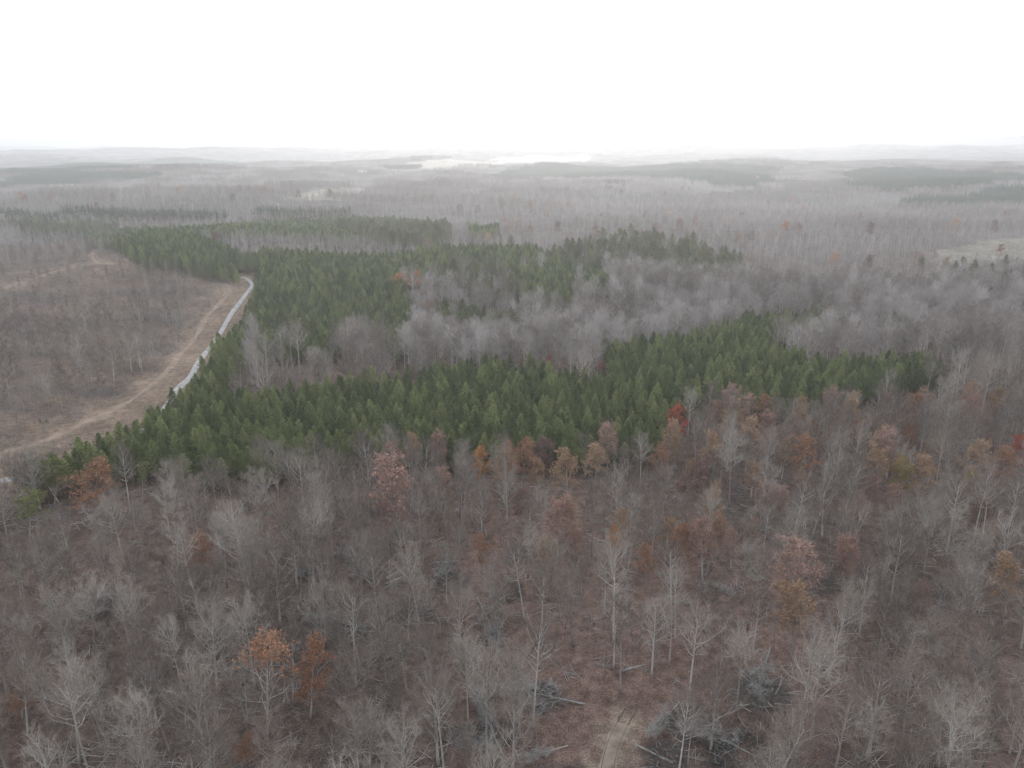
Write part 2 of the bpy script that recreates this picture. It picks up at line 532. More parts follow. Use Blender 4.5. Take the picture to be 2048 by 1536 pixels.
CLEAR_R = zone([(1835, 520), (1880, 498), (1960, 484), (2060, 474), (2200, 470), (2200, 520), (2060, 516), (1980, 528), (1900, 530)], 0)
FAR_FIELD = zone([(755, 340), (752, 331), (785, 324), (850, 317), (1000, 311), (1150, 309), (1195, 308), (1180, 319), (1090, 325), (950, 327), (850, 339)], 9)
FIELD_B = zone([(575, 383), (600, 375), (690, 366), (735, 367), (740, 378), (640, 388)], 9)
FIELD_C = zone([(150, 383), (200, 379), (265, 378), (250, 385)], 7)
BROWN_GROVE = zone([(900, 960), (1300, 960), (1700, 1200), (1650, 1536), (900, 1536)], 0)
ROAD = [at(px, py) for px, py in ((484, 555), (490, 556), (499, 562), (504, 572), (485, 598), (461, 631), (441, 666), (419, 697), (388, 742), (357, 777), (300, 850), (200, 920), (110, 955), (40, 957), (0, 963), (-60, 975), (-200, 1000))]
TRACK_A = [at(px, py) for px, py in ((205, 492), (225, 491), (246, 500), (258, 508), (253, 520), (262, 527), (290, 534), (340, 540), (400, 546), (450, 552), (486, 558))]
TRACK_B = [at(px, py) for px, py in ((455, 570), (458, 585), (436, 610), (410, 640), (395, 668), (370, 700), (345, 730), (310, 765), (270, 795), (225, 822), (160, 850), (80, 885), (0, 912), (-80, 940))]
TRACK_C = [at(px, py) for px, py in ((-60, 590), (0, 578), (60, 560), (120, 540), (190, 528), (300, 532), (400, 548), (455, 570))]
TRACK_D = [at(px, py) for px, py in ((200, 492), (185, 505), (190, 522), (230, 530))]
SKID = [at(px, py) for px, py in ((1195, 1700), (1212, 1560), (1225, 1500), (1245, 1450), (1275, 1400), (1310, 1350), (1345, 1300))]


def near_line(pts, x, y, w):
    d = np.full(np.shape(x), 1e9)
    for (x0, y0), (x1, y1) in zip(pts[:-1], pts[1:]):
        vx, vy = x1 - x0, y1 - y0
        t = np.clip(((x - x0) * vx + (y - y0) * vy) / (vx * vx + vy * vy + 1e-9), 0, 1)
        d = np.minimum(d, np.hypot(x - x0 - t * vx, y - y0 - t * vy))
    return d < w


def in_any(polys, x, y):
    c = np.zeros(np.shape(x), bool)
    for p in polys:
        c |= inside(p, x, y)
    return c


# ------------------------------------------------------------------ ground: one sheet to the horizon
def build_ground():
    az = np.concatenate((np.linspace(-180, -52, 40, endpoint=False), np.linspace(-52, 52, 460, endpoint=False), np.linspace(52, 180, 40, endpoint=False)))
    az = np.radians(az)
    rr = np.concatenate(([0.], np.geomspace(25, 1200, 260), np.geomspace(1240, 24000, 110)))
    A, R = np.meshgrid(az, rr)
    X, Y = np.sin(A) * R, np.cos(A) * R
    Z = ground_z(X, Y)
    nr, na = X.shape
    me = bpy.data.meshes.new('ground')
    verts = np.stack((X, Y, Z), 2).reshape(-1, 3)
    i, j = np.meshgrid(np.arange(nr - 1), np.arange(na), indexing='ij')
    j2 = (j + 1) % na
    F = np.stack((i * na + j, i * na + j2, (i + 1) * na + j2, (i + 1) * na + j), 2).reshape(-1, 4)
    me.from_pydata(verts.tolist(), [], F.tolist())
    x, y = X.ravel(), Y.ravel()
    d = np.hypot(x, y)
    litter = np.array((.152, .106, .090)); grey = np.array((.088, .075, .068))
    c = np.zeros((len(x), 3)) + grey
    br = np.clip(.55 + .35 * wob(x, y, 70, 1), 0, 1)
    br = np.where(inside(BROWN_GROVE, x, y), np.clip(br + .45, 0, 1), br)
    c += (litter - grey) * br[:, None]
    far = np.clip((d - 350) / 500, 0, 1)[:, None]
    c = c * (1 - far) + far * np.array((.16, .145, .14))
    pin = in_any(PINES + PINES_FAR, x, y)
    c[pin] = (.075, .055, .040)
    k = inside(CLEARING, x, y)
    cl = np.array((.128, .100, .087)) + np.clip(wob(x + y * .3, y * 3.0, 90, 5), -1, 1)[:, None] * np.array((.040, .026, .014))
    c[k] = cl[k]
    k = inside(CLEAR_R, x, y); c[k] = (.20, .185, .16)
    fld = in_any([FAR_FIELD, FIELD_B, FIELD_C], x, y); c[fld] = (.27, .25, .22); c[inside(FAR_FIELD, x, y)] = (.42, .39, .34)
    for tr, w, col, am in ((TRACK_A, 5, (.21, .16, .125), .8), (TRACK_B, 6, (.20, .155, .12), .8), (TRACK_C, 15, (.20, .155, .125), .75), (TRACK_D, 13, (.20, .15, .12), .8), (ROAD, 8, (.19, .145, .11), .8), (SKID[:4], 2.6, (.21, .172, .14), .85)):
        dd = np.full(len(x), 1e9)
        for (x0, y0), (x1, y1) in zip(tr[:-1], tr[1:]):
            vx, vy = x1 - x0, y1 - y0
            t = np.clip(((x - x0) * vx + (y - y0) * vy) / (vx * vx + vy * vy + 1e-9), 0, 1)
            dd = np.minimum(dd, np.hypot(x - x0 - t * vx, y - y0 - t * vy))
        f = am * np.clip(1.6 - dd / w - .45 * wob(x, y, w * 2.2, 71), 0, 1)[:, None]
        c = c * (1 - f) + f * np.array(col)
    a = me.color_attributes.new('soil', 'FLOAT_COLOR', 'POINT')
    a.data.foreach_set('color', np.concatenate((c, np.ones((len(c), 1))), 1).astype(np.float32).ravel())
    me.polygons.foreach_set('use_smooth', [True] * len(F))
    m = bpy.data.materials.new('forest_floor'); m.use_nodes = True
    N, L = m.node_tree.nodes, m.node_tree.links
    b = N['Principled BSDF']; b.inputs['Roughness'].default_value = 1; b.inputs['Specular IOR Level'].default_value = .05
    at_ = N.new('ShaderNodeVertexColor'); at_.layer_name = 'soil'
    geo = N.new('ShaderNodeNewGeometry')
    prev = at_.outputs['Color']
    for sc, lo, hi in ((.05, .72, 1.28), (.5, .55, 1.45), (4.0, .42, 1.58)):
        nz = N.new('ShaderNodeTexNoise'); nz.inputs['Scale'].default_value = sc; nz.inputs['Detail'].default_value = 5; nz.inputs['Roughness'].default_value = .65
        L.new(geo.outputs['Position'], nz.inputs['Vector'])
        mr = N.new('ShaderNodeMapRange'); mr.inputs[1].default_value = .3; mr.inputs[2].default_value = .7; mr.inputs[3].default_value = lo; mr.inputs[4].default_value = hi
        L.new(nz.outputs['Fac'], mr.inputs[0])
        vm = N.new('ShaderNodeVectorMath'); vm.operation = 'SCALE'
        L.new(prev, vm.inputs[0]); L.new(mr.outputs[0], vm.inputs['Scale'])
        prev = vm.outputs[0]
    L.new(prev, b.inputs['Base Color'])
    nb = N.new('ShaderNodeTexNoise'); nb.inputs['Scale'].default_value = 1.5; nb.inputs['Detail'].default_value = 8
    L.new(geo.outputs['Position'], nb.inputs['Vector'])
    bp = N.new('ShaderNodeBump'); bp.inputs['Strength'].default_value = .5; bp.inputs['Distance'].default_value = .4
    L.new(nb.outputs['Fac'], bp.inputs['Height']); L.new(bp.outputs[0], b.inputs['Normal'])
    me.materials.append(m)
    tag(link('ground', me), None, None, None, 'structure')


build_ground()


def strip(name, pts, width, material, lift=.12, step=2.0, label=None, ragged=0., rows=5):
    P = [np.array(p, float) for p in pts]
    # smooth resample (Catmull-Rom)
    Q = []
    E = [2 * P[0] - P[1]] + P + [2 * P[-1] - P[-2]]
    for i in range(1, len(E) - 2):
        n = max(2, int(np.linalg.norm(E[i + 1] - E[i]) / step))
        for k in range(n):
            t = k / n
            a, b, c, d = E[i - 1], E[i], E[i + 1], E[i + 2]
            Q.append(.5 * ((2 * b) + (c - a) * t + (2 * a - 5 * b + 4 * c - d) * t * t + (3 * b - a - 3 * c + d) * t ** 3))
    Q.append(P[-1])
    Q = np.array(Q)
    T = np.gradient(Q, axis=0); T /= np.linalg.norm(T, axis=1)[:, None] + 1e-9
    Nn = np.stack((-T[:, 1], T[:, 0]), 1)
    rng = np.random.RandomState(len(Q))
    w = width * (1 + ragged * np.interp(np.arange(len(Q)), np.arange(0, len(Q) + 4, 4), rng.uniform(-1, 1, len(np.arange(0, len(Q) + 4, 4)))))
    mb = MB()
    for i in range(len(Q)):
        for j in range(rows):
            s = (j / (rows - 1) - .5)
            x, y = Q[i] + Nn[i] * s * w[i]
            edge = abs(s) > .49
            mb.v.append((x, y, float(ground_z(x, y)) + (lift * (-.6 if edge else 1))))
    for i in range(len(Q) - 1):
        for j in range(rows - 1):
            mb.f.append((i * rows + j, i * rows + j + 1, (i + 1) * rows + j + 1, (i + 1) * rows + j)); mb.m.append(0)
    o = link(name, mb.mesh(name, [material], True))
    tag(o, label, None, None, 'structure')
    return o


strip('gravel_road', ROAD, 3.0, M['gravel'], .10, ragged=.06)
strip('dirt_track', TRACK_A, 3.2, M['dirt_track'], .13, ragged=.3)
strip('dirt_track', TRACK_B, 2.6, M['dirt_track'], .10, ragged=.4)
strip('dirt_track', TRACK_C, 2.4, M['dirt_track'], .07, ragged=.4)
strip('dirt_track', TRACK_D, 3.0, M['dirt_track'], .15, ragged=.5)
strip('skid_trail', SKID[:4], 2.9, M['skid_mud'], .10, .6, ragged=.3, rows=13)

# wheel ruts as darker strips laid on the skid trail
SA = np.array(SKID[:5]); ST = np.gradient(SA, axis=0); ST /= np.linalg.norm(ST, axis=1)[:, None]
M['rut'] = mat('rut', [(.075, .06, .05), (.11, .09, .075), (.18, .15, .125)], .8, noise=.8, rnd=0)
for sd_ in (-.85, .85):
    strip('wheel_rut', [(a[0] - t[1] * sd_, a[1] + t[0] * sd_) for a, t in zip(SA, ST)], .5, M['rut'], .15, .5, ragged=.4, rows=3)

# far water and its fields
pw = zone([(757, 339), (757, 331), (790, 327), (845, 328), (843, 338), (800, 340)], 0)
zw = max(float(ground_z(x, y)) for x, y in pw) + .8
mb = MB()
for i in range(len(pw)):
    mb.v.append((pw[i][0], pw[i][1], zw))
mb.f.append(tuple(range(len(pw)))); mb.m.append(0)
wm = bpy.data.materials.new('water'); wm.use_nodes = True
wb = wm.node_tree.nodes['Principled BSDF']
wb.inputs['Base Color'].default_value = (.05, .06, .06, 1); wb.inputs['Roughness'].default_value = .08; wb.inputs['IOR'].default_value = 1.33
tag(link('lake', mb.mesh('lake', [wm])), None, None, None, 'structure')

# ------------------------------------------------------------------ tree variants
TALL = [variant('bare', *make_bare(100 + i, H=h, R=r, bole=b, r0=rr, nprim=n, twigs=6, nsec=6, nter=6), M['bark'], [M['twig']])
        for i, (h, r, b, rr, n) in enumerate(((18, 4.5, .54, .21, 19), (20, 5.0, .56, .25, 20), (17, 4.3, .44, .2, 18), (19, 4.7, .6, .22, 17), (16, 4.8, .40, .21, 20), (21, 4.5, .62, .22, 17)))]
BROAD = [variant('broad', *make_bare(200 + i, H=h, R=r, bole=b, r0=rr, nprim=n, up0=.35, up1=1.15, twigs=7, nsec=7, nter=7), M['bark'], [M['twig']])
         for i, (h, r, b, rr, n) in enumerate(((15, 5.6, .28, .28, 19), (17, 6.0, .33, .32, 20), (14, 5.2, .25, .27, 18)))]
FORK = [variant('forked', *make_bare(300 + i, H=h, R=r, bole=b, r0=.22, nprim=16, fork=f, twigs=6, nsec=6, nter=6), M['bark'], [M['twig']])
        for i, (h, r, b, f) in enumerate(((17, 2.8, .4, 2), (16, 2.6, .45, 3)))]
THIN = [variant('thin', *make_bare(400 + i, H=h, R=1.7, bole=b, r0=.09, nprim=13, twigs=4, nsec=5, nter=4, tw=.025), M['sapling'], [M['twig']])
        for i, (h, b) in enumerate(((11, .4), (9, .3), (13, .55), (8, .25)))]
VPINE = [variant('pine', *make_pine(500 + i, H=h, R=r), M['pine_bark'], [M['needles']]) for i, (h, r) in enumerate(((13, 2.2), (12.0, 2.35), (14.2, 2.15), (11.2, 2.1), (13, 2.4), (12.7, 2.0)))]
OPINE = [variant('old_pine', *make_pine(600 + i, H=h, R=r, base=b, nb=70, clus=8, r0=.25, old=True), M['bark'], [M['needles_old']]) for i, (h, r, b) in enumerate(((21, 3.6, .5), (19, 3.2, .42), (17, 3.4, .3)))]


def leafy(seed, leafmat, H=15., R=3.6, nleaf=2600, bole=.35, leaf_from=0., lsize=.155, **k):
    return variant('leafy', *make_bare(seed, H=H, R=R, bole=bole, r0=.2, nprim=17, twigs=4, nsec=6, nter=5, leaf=True, nleaf=nleaf, lsize=lsize, leaf_from=leaf_from, **k), M['bark'], [M['twig'], M[leafmat]])


LV = {}
for i, (nm, n, lf) in enumerate((('rust', 2600, 0.), ('orange', 3600, 0.), ('red', 3400, 0.), ('pink', 2600, 0.), ('tan', 2600, .1), ('maroon', 2800, 0.), ('yellow', 2600, 0.), ('lime', 2400, .3))):
    LV[nm] = [leafy(700 + i * 3, 'leaf_' + nm, nleaf=int(n * 1.5), leaf_from=lf), leafy(701 + i * 3, 'leaf_' + nm, H=13, R=3.9, bole=.25, nleaf=int(n * 1.5), leaf_from=lf)]
LV['rusttop'] = [leafy(760, 'leaf_rust', H=17, R=4.4, bole=.28, nleaf=1500, leaf_from=.62)]

# ------------------------------------------------------------------ hand-placed trees: base pixel, top pixel
taken = []        # (x, y, r) ground already used
KEEP = []         # crowns that stand in an opening: pixel, pixel radius, distance


def tree_by(kind, pair, bx, by, tx, ty, label, cat, group=None, h0=None, wide=1.0):
    x, y = at(bx, by)
    z0 = float(ground_z(x, y))
    # height so that the top reaches row ty; lean so that it reaches column tx
    r = ray(tx, ty); t = y / r[1]
    top = np.array((r[0] * t, y, CAM_Z + r[2] * t))
    H = max(5., top[2] - z0)
    lean = math.atan2(top[0] - x, H)
    lean = max(-.6, min(.6, lean))
    s = math.hypot(H, top[0] - x) / h0
    rng = random.Random(int(bx * 7 + by))
    root = place(kind, pair, x, y, s, 0, label, cat, group, scale=(s ** .7 * wide, s ** .7 * wide, s))
    root.rotation_euler = (Matrix.Rotation(lean, 3, 'Y') @ Matrix.Rotation(rng.uniform(0, 6.28), 3, 'Z')).to_euler()
    taken.append((x, y, 3.2))
    return root


def meshH(pair):
    n = len(pair[1].vertices); a = np.empty(n * 3, np.float32); pair[1].vertices.foreach_get('co', a)
    return float(a[2::3].max())


HH = {}
for p in TALL + BROAD + FORK + THIN + VPINE + OPINE + sum(LV.values(), []):
    HH[p[0].name] = meshH(p)

HERO = [
    ('T0', 1040, 1488, 1030, 1275, 'tall straight bare tree with long pale trunk rising left of the skid trail', 1.0),
    ('T2', 1240, 1388, 1245, 1180, 'bare tree with upswept crown standing just beyond the upper end of the skid trail', .9),
    ('B1', 1735, 1522, 1785, 1285, 'large pale bare tree leaning right with long side limb at lower right', 1.0),
    ('B0', 1420, 1515, 1450, 1300, 'grey bare tree with dense crown beside the large brush pile', .9),
    ('B2', 1530, 1600, 1640, 1385, 'spreading bare tree leaning right along the bottom edge beneath the brush pile', .9),
    ('F0', 1965, 1540, 2025, 1360, 'bare tree with pale paired stems leaning right into the bottom right corner', 1.0),
    ('B0', 1875, 1536, 1905, 1345, 'bare tree with broad tan-grey crown next to the paired stems at bottom right', 1.0),
    ('T3', 668, 1142, 652, 1000, 'slim tall bare tree with whitish trunk standing alone in open litter at middle left', .7),
    ('T1', 388, 1062, 352, 900, 'tall pale bare tree leaning left against the lower edge of the pines', .9),
    ('T5', 602, 1222, 596, 945, 'very tall slim bare tree with bright trunk beside the upended dead top', .7),
    ('T0', 945, 1052, 930, 925, 'bare tree with round pale crown below the orange tree at the pine edge', 1.2),
    ('T3', 842, 1108, 834, 965, 'bare tree with round crown on a straight pale trunk in mid woods', 1.1),
    ('F0', 215, 1130, 190, 990, 'crooked bare tree with wide fork in the upper left woods below the pale rust tree', 1.1),
    ('T2', 568, 1145, 488, 1028, 'bare tree bowed strongly to the left with a few tan leaves on top', .9),
    ('B1', 420, 1590, 385, 1310, 'large spreading bare tree with forked pale limbs at bottom left', .9),
    ('B2', 510, 1275, 485, 1195, 'low bright grey bare tree leaning left above the big rust-topped tree', 1.2),
    ('T3', 33, 1168, 12, 1058, 'small bare tree with white trunk by the left edge of the woods', .8),
    ('T4', 58, 1475, 35, 1260, 'bare tree with pale upswept limbs near the bottom left edge', .8),
    ('B0', 1160, 1190, 1165, 1085, 'low broad bare tree standing in the open reddish litter', 1.1),
    ('B1', 1000, 1300, 980, 1130, 'largest spreading bare tree in the middle, over a fallen grey crown', 1.1),
    ('F1', 1640, 1008, 1668, 893, 'white-stemmed forked bare tree standing between the rusty trees on the right', .9),
    ('T4', 1330, 1015, 1342, 922, 'white-limbed bare tree just below the right end of the near pines', .9),
    ('F1', 560, 1062, 545, 930, 'cluster-stemmed bare tree in front of the dark pine edge', 1.0),
    ('T2', 445, 1040, 438, 915, 'bare tree with fan-shaped crown against the dark pine edge', 1.0),
    ('T1', 745, 1010, 722, 848, 'tall feathery pale bare tree reaching up in front of the pines', 1.1),
    ('T4', 850, 1000, 852, 862, 'bare tree with open dark crown standing out against the pines', 1.1),
    ('F0', 935, 990, 925, 905, 'bare tree with pale forked crown beside the bright orange tree', 1.3),
    ('B0', 1000, 985, 995, 885, 'dome-crowned bare tree right of the bright orange tree', 1.3),
    ('T0', 1765, 1180, 1770, 1060, 'grey bare tree with fine dense crown on the right slope', 1.2),
    ('B2', 1790, 1290, 1835, 1120, 'wide bare tree with fan of limbs above the leaning tree on the right', 1.1),
    ('B0', 235, 1545, 225, 1370, 'bushy bare tree with fine twigs rising from the bottom left edge', 1.0),
    ('B1', 740, 1536, 738, 1400, 'low rounded bare tree with dense twigs on bottom edge, left of the broken trunk', 1.1),
    ('T4', 545, 1300, 540, 1120, 'dense twiggy bare tree above the big rust-topped tree', 1.0),
]
VMAP = {'T': TALL, 'B': BROAD, 'F': FORK}
for v, bx, by, tx, ty, lab, wd in HERO:
    pr = VMAP[v[0]][int(v[1])]
    tree_by('bare_tree', pr, bx, by, tx, ty, lab, 'bare tree', None, HH[pr[0].name], wd)

COLOURED = [
    # variant key, base px, top px, label
    ('rusttop', 0, 535, 1480, 535, 1240, 'biggest rust-topped oak in the near woods, bare grey below', 1.25),
    ('rust', 1, 622, 1440, 625, 1262, 'dull rusty brown leafy tree just right of the big rust-topped oak', .9),
    ('rust', 1, 185, 1050, 190, 908, 'pale rust leafy tree at the left end of the pine edge', 1.3),
    ('pink', 0, 790, 1105, 782, 898, 'tall salmon-pink leafy tree left of centre before the pines', 1.3),
    ('orange', 0, 958, 990, 961, 888, 'brightest orange tree on the lower edge of the near pines', .85),
    ('yellow', 0, 990, 935, 991, 872, 'slim golden tree rising behind the brightest orange one', .45),
    ('maroon', 1, 1088, 960, 1085, 866, 'dark maroon dome-crowned tree on the lower edge of the pines', 1.2),
    ('tan', 0, 1075, 1000, 1070, 908, 'tan-orange leafy tree below the maroon dome', 1.1),
    ('tan', 1, 1135, 1010, 1125, 893, 'peach-leaved tree right of the maroon dome', 1.2),
    ('tan', 1, 1190, 980, 1190, 884, 'orange-tan leafy tree third to the right of the maroon dome', 1.2),
    ('lime', 0, 1172, 960, 1158, 892, 'faint green leafy tree squeezed between two tan ones at the pine edge', .9),
    ('orange', 1, 1230, 1120, 1231, 1042, 'small bright peach tree alone amid bare trees, mid right', .6),
    ('rust', 0, 1292, 1180, 1290, 1078, 'faded rusty tree just below the small bright peach one', .8),
    ('pink', 1, 1590, 1240, 1592, 1070, 'large pinkish tan tree in the right middle woods', 1.2),
    ('tan', 0, 1585, 1320, 1583, 1150, 'tan leafy tree under the large pinkish one', 1.0),
    ('red', 1, 1357, 890, 1355, 803, 'red tree at the right end of the near pines', .95),
    ('rust', 0, 1612, 985, 1610, 862, 'strong red-orange tree among grey woods, upper right', 1.1),
    ('pink', 0, 1498, 860, 1498, 783, 'pink-topped tree at the head of a pale pink row right of the pines', 1.1),
    ('pink', 1, 1535, 905, 1534, 818, 'second pink-topped tree, down slope of the first in its row', 1.1),
    ('tan', 0, 1512, 1010, 1508, 915, 'tan tree with pale upper leaves left of the white forked stems', 1.0),
    ('yellow', 1, 1385, 985, 1384, 915, 'round ochre yellow tree below the red one', .75),
    ('tan', 1, 1352, 945, 1350, 866, 'thin tan-leaved tree between the red and the ochre trees', .7),
    ('tan', 0, 1757, 1000, 1757, 880, 'tall yellowish tan oak on the right, left one of a close group', 1.0),
    ('yellow', 0, 1805, 1010, 1800, 905, 'golden brown oak, middle of the close group on the right', 1.1),
    ('tan', 1, 1850, 1010, 1850, 905, 'golden brown oak, right one of the close group', 1.2),
    ('yellow', 1, 1935, 1010, 1940, 935, 'dull ochre tree beneath the red trees at the right edge', .9),
    ('maroon', 0, 1975, 930, 1975, 866, 'dusky red tree left of the brightest red tree at the right edge', 1.0),
    ('red', 0, 2040, 940, 2038, 865, 'brightest red tree, cut by the right edge', .9),
    ('rust', 1, 2005, 990, 2003, 888, 'rusty brown broad tree beneath the brightest red one', 1.3),
    ('lime', 1, 110, 1010, 112, 912, 'yellow-green leafy tree near the road at far left', 1.3),
    ('lime', 0, 285, 1010, 284, 920, 'slim lime-topped tree before the pines on the left', .7),
    ('lime', 0, 533, 1010, 531, 928, 'lime-topped tree by the cluster-stemmed bare tree', .8),
    ('lime', 1, 60, 1080, 60, 975, 'dull olive leafy tree at the left edge below the road', 1.2),
    ('rust', 1, 400, 1150, 402, 1062, 'low brown leafy crown in the left woods', 1.2),
    ('maroon', 1, 1050, 1060, 1045, 968, 'hazy dull red crown left of centre below the peach trees', 1.1),
    ('rust', 1, 45, 1440, 45, 1350, 'low rusty brown sapling clump near the bottom left corner', .9),
    ('rust', 1, 490, 1536, 495, 1462, 'dim rusty understorey tree at the bottom, left of centre', .9),
    ('pink', 1, 1405, 1160, 1405, 1030, 'faint pinkish grey tree to the right of the small peach one', 1.0),
    ('maroon', 0, 1340, 1040, 1420, 905, 'dull reddish tree behind the white-limbed tree', 1.0),
    ('pink', 1, 1115, 1120, 1120, 985, 'faint salmon crown over the reddish litter at centre', 1.2),
    ('tan', 1, 2010, 1240, 2012, 1100, 'washed-out tan tree by the right edge', .9),
    ('pink', 0, 1690, 1190, 1695, 1065, 'greyish pink tree on the right between grey crowns', 1.0),
    # farther off
    ('orange', 1, 800, 590, 800, 540, 'left of the two joined orange trees behind the middle pines', 1.9),
    ('orange', 0, 828, 590, 830, 538, 'right of the two joined orange trees behind the middle pines', 1.6),
    ('red', 0, 908, 580, 910, 545, 'small vermilion tree right of the joined orange trees', 1.2),
    ('orange', 1, 975, 612, 974, 570, 'dusty orange round tree in the grey valley woods', 1.3),
    ('orange', 0, 850, 645, 852, 600, 'orange tree at the tip of the middle pine stand', 1.1),
    ('rust', 1, 392, 510, 390, 476, 'largest round orange-brown tree in the upper left pines', 2.4),
    ('rust', 0, 347, 470, 346, 446, 'small orange-brown tree above the largest one in the upper left pines', 1.6),
    ('orange', 0, 640, 485, 641, 462, 'slender amber tree in the upper pines', 1.0),
    ('red', 1, 1200, 745, 1199, 718, 'vivid red tree on the back edge of the near pines', 1.1),
    ('red', 0, 1100, 740, 1098, 708, 'dull red tree behind the near pines, left of the vivid one', .9),
    ('pink', 1, 1088, 715, 1086, 675, 'pinkish tree in the valley behind the near pines', 1.0),
    ('rust', 1, 1697, 625, 1696, 592, 'single brick-orange tree behind the right arm of pines', 1.4),
    ('orange', 1, 1462, 452, 1462, 432, 'orange crown far off in the grey woods, upper right', 2.0),
    ('orange', 0, 1515, 365, 1515, 350, 'orange speck of a tree far up the right woods', 2.0),
    ('rust', 1, 1500, 530, 1502, 511, 'faint orange tree beyond the pines on the right', 1.8),
    ('red', 0, 1010, 450, 1010, 434, 'faint red tree beyond the upper pines', 1.5),
    ('yellow', 1, 1425, 560, 1424, 540, 'small yellow tree beneath the ragged pine ridge', 1.3),
    ('rust', 1, 1840, 470, 1838, 455, 'pale orange tree above the pale clearing on the right', 1.8),
    ('orange', 1, 1350, 447, 1350, 435, 'tiny orange tree in the grey woods, third from the right arm', 1.6),
    ('red', 1, 1842, 392, 1840, 375, 'faint pink-red tree above the far right pines', 1.8),
    ('yellow', 0, 1695, 390, 1695, 374, 'faint yellow tree far off at upper right', 1.6),
]
for v, k, bx, by, tx, ty, lab, wd in COLOURED:
    KEEP.append((tx, ty + .33 * (by - ty), .30 * (by - ty) + 6, at(bx, by)[1]))
    pr = LV[v][min(k, len(LV[v]) - 1)]
    tree_by('leafy_tree', pr, bx, by, tx, ty, lab, 'autumn tree', None, HH[pr[0].name], wd)

OLDP = [
    (1380, 665, 1381, 600, 'lone tall pine standing in the grey woods behind the near pines', 1.0),
    (1790, 690, 1790, 620, 'taller of two old pines behind the right arm of pines', .9),
    (1778, 712, 1776, 640, 'lower, left one of two old pines behind the right arm of pines', .9),
    (480, 790, 481, 704, 'yellow-green old pine in the hardwood pocket by the road', .8),
    (520, 785, 519, 702, 'second yellow-green old pine in the hardwood pocket', .8),
    (585, 690, 583, 630, 'old olive pine at the upper end of a leaning line beside the hardwood pocket', 1.2),
    (612, 700, 611, 642, 'middle old olive pine of the line beside the hardwood pocket', 1.1),
    (635, 735, 632, 678, 'lowest old olive pine of the line beside the hardwood pocket', 1.0),
    (1945, 735, 1943, 690, 'small dark pine beyond the right tip of the pine stand', .9),
    (120, 1010, 75, 935, 'dark bushy pine beside the gravel road at far left', 1.3),
    (1935, 535, 1920, 515, 'small pine at the near edge of the pale clearing', 1.2),
    (1872, 522, 1871, 502, 'lone pine inside the pale clearing on the right', 1.2),
]
for i, (bx, by, tx, ty, lab, wd) in enumerate(OLDP):
    pr = OPINE[i % 3]
    tree_by('old_pine', pr, bx, by, tx, ty, lab, 'pine tree', None, HH[pr[0].name], wd)

# ------------------------------------------------------------------ fallen tops, logs and brush piles
RF = random.Random(5)
FALLV = [variant('fallen', *make_bare(800 + i, H=h, R=3.6, bole=.3, r0=.18, nprim=17, up0=.6, up1=1.2, twigs=5, nsec=7, nter=6, tw=.05, sweep=.5), M['dead'], [M['dead']]) for i, h in enumerate((13, 11, 14))]
FALLEN = [   # butt pixel, tip pixel, raised tip angle, label
    (255, 1333, 330, 1400, .12, 'fallen tree with pale sawn butt and dark crown spilling to the right, lower left'),
    (1170, 1418, 1000, 1395, .10, 'fallen tree with bright butt beside the skid trail, crown to the left'),
    (1005, 1515, 955, 1420, .12, 'broken pale stem lying near the bottom edge, left of centre'),
    (622, 1092, 615, 1175, .25, 'upended dead top with drooping limbs beside the very tall slim tree'),
    (255, 1178, 205, 1225, .2, 'small dead top lying in the left woods'),
    (915, 1085, 880, 1185, .15, 'grey dead top trailing down beside the middle spreading tree'),
    (955, 1200, 1000, 1300, .15, 'grey fallen crown beneath the largest spreading tree in the middle'),
    (1360, 1168, 1440, 1185, .08, 'thin fallen tree with pale butt in the reddish litter, right of centre'),
    (1358, 1412, 1310, 1475, .18, 'fallen tree right beside the skid trail at the bottom'),
    (1540, 1300, 1510, 1400, .2, 'dark fallen crown on top of the large brush pile'),
    (1520, 1525, 1400, 1480, .1, 'fallen tree with cut butt at the bottom, under the large brush pile'),
    (1480, 1015, 1540, 1030, .06, 'fallen grey trunk under the tan trees on the right'),
    (1810, 1195, 1870, 1230, .06, 'dark fallen log with limbs on the right slope'),
    (870, 1440, 960, 1500, .1, 'half hidden fallen crown at the bottom, left of the broken stem'),
    (745, 1180, 700, 1120, .06, 'short fallen trunk among cut logs at middle left'),
    (1135, 1500, 1060, 1530, .1, 'fallen grey limbs by the bottom edge, left of the skid trail'),
    (720, 1260, 640, 1250, .1, 'fallen limb tangle in the dark middle woods'),
]
for i, (bx, by, tx, ty, el, lab) in enumerate(FALLEN):
    x0, y0 = at(bx, by); x1, y1 = at(tx, ty)
    d = Vector((x1 - x0, y1 - y0, 0)); ln = max(5., d.length * 1.1); d.normalize()
    d = Vector((d.x, d.y, el * .6)).normalized()
    pr = FALLV[i % 3]
    s = min(1.15, max(.5, ln / (13, 11, 14)[i % 3]))
    root = place('fallen_tree', pr, x0, y0, s, 0, lab, 'fallen tree', None)
    root.rotation_euler = (d.to_track_quat('Z', 'Y').to_matrix() @ Matrix.Rotation(RF.uniform(0, 6.28), 3, 'Z')).to_euler()
    root.scale = (s * .75, s * .75, s)
    root.location.z += .5


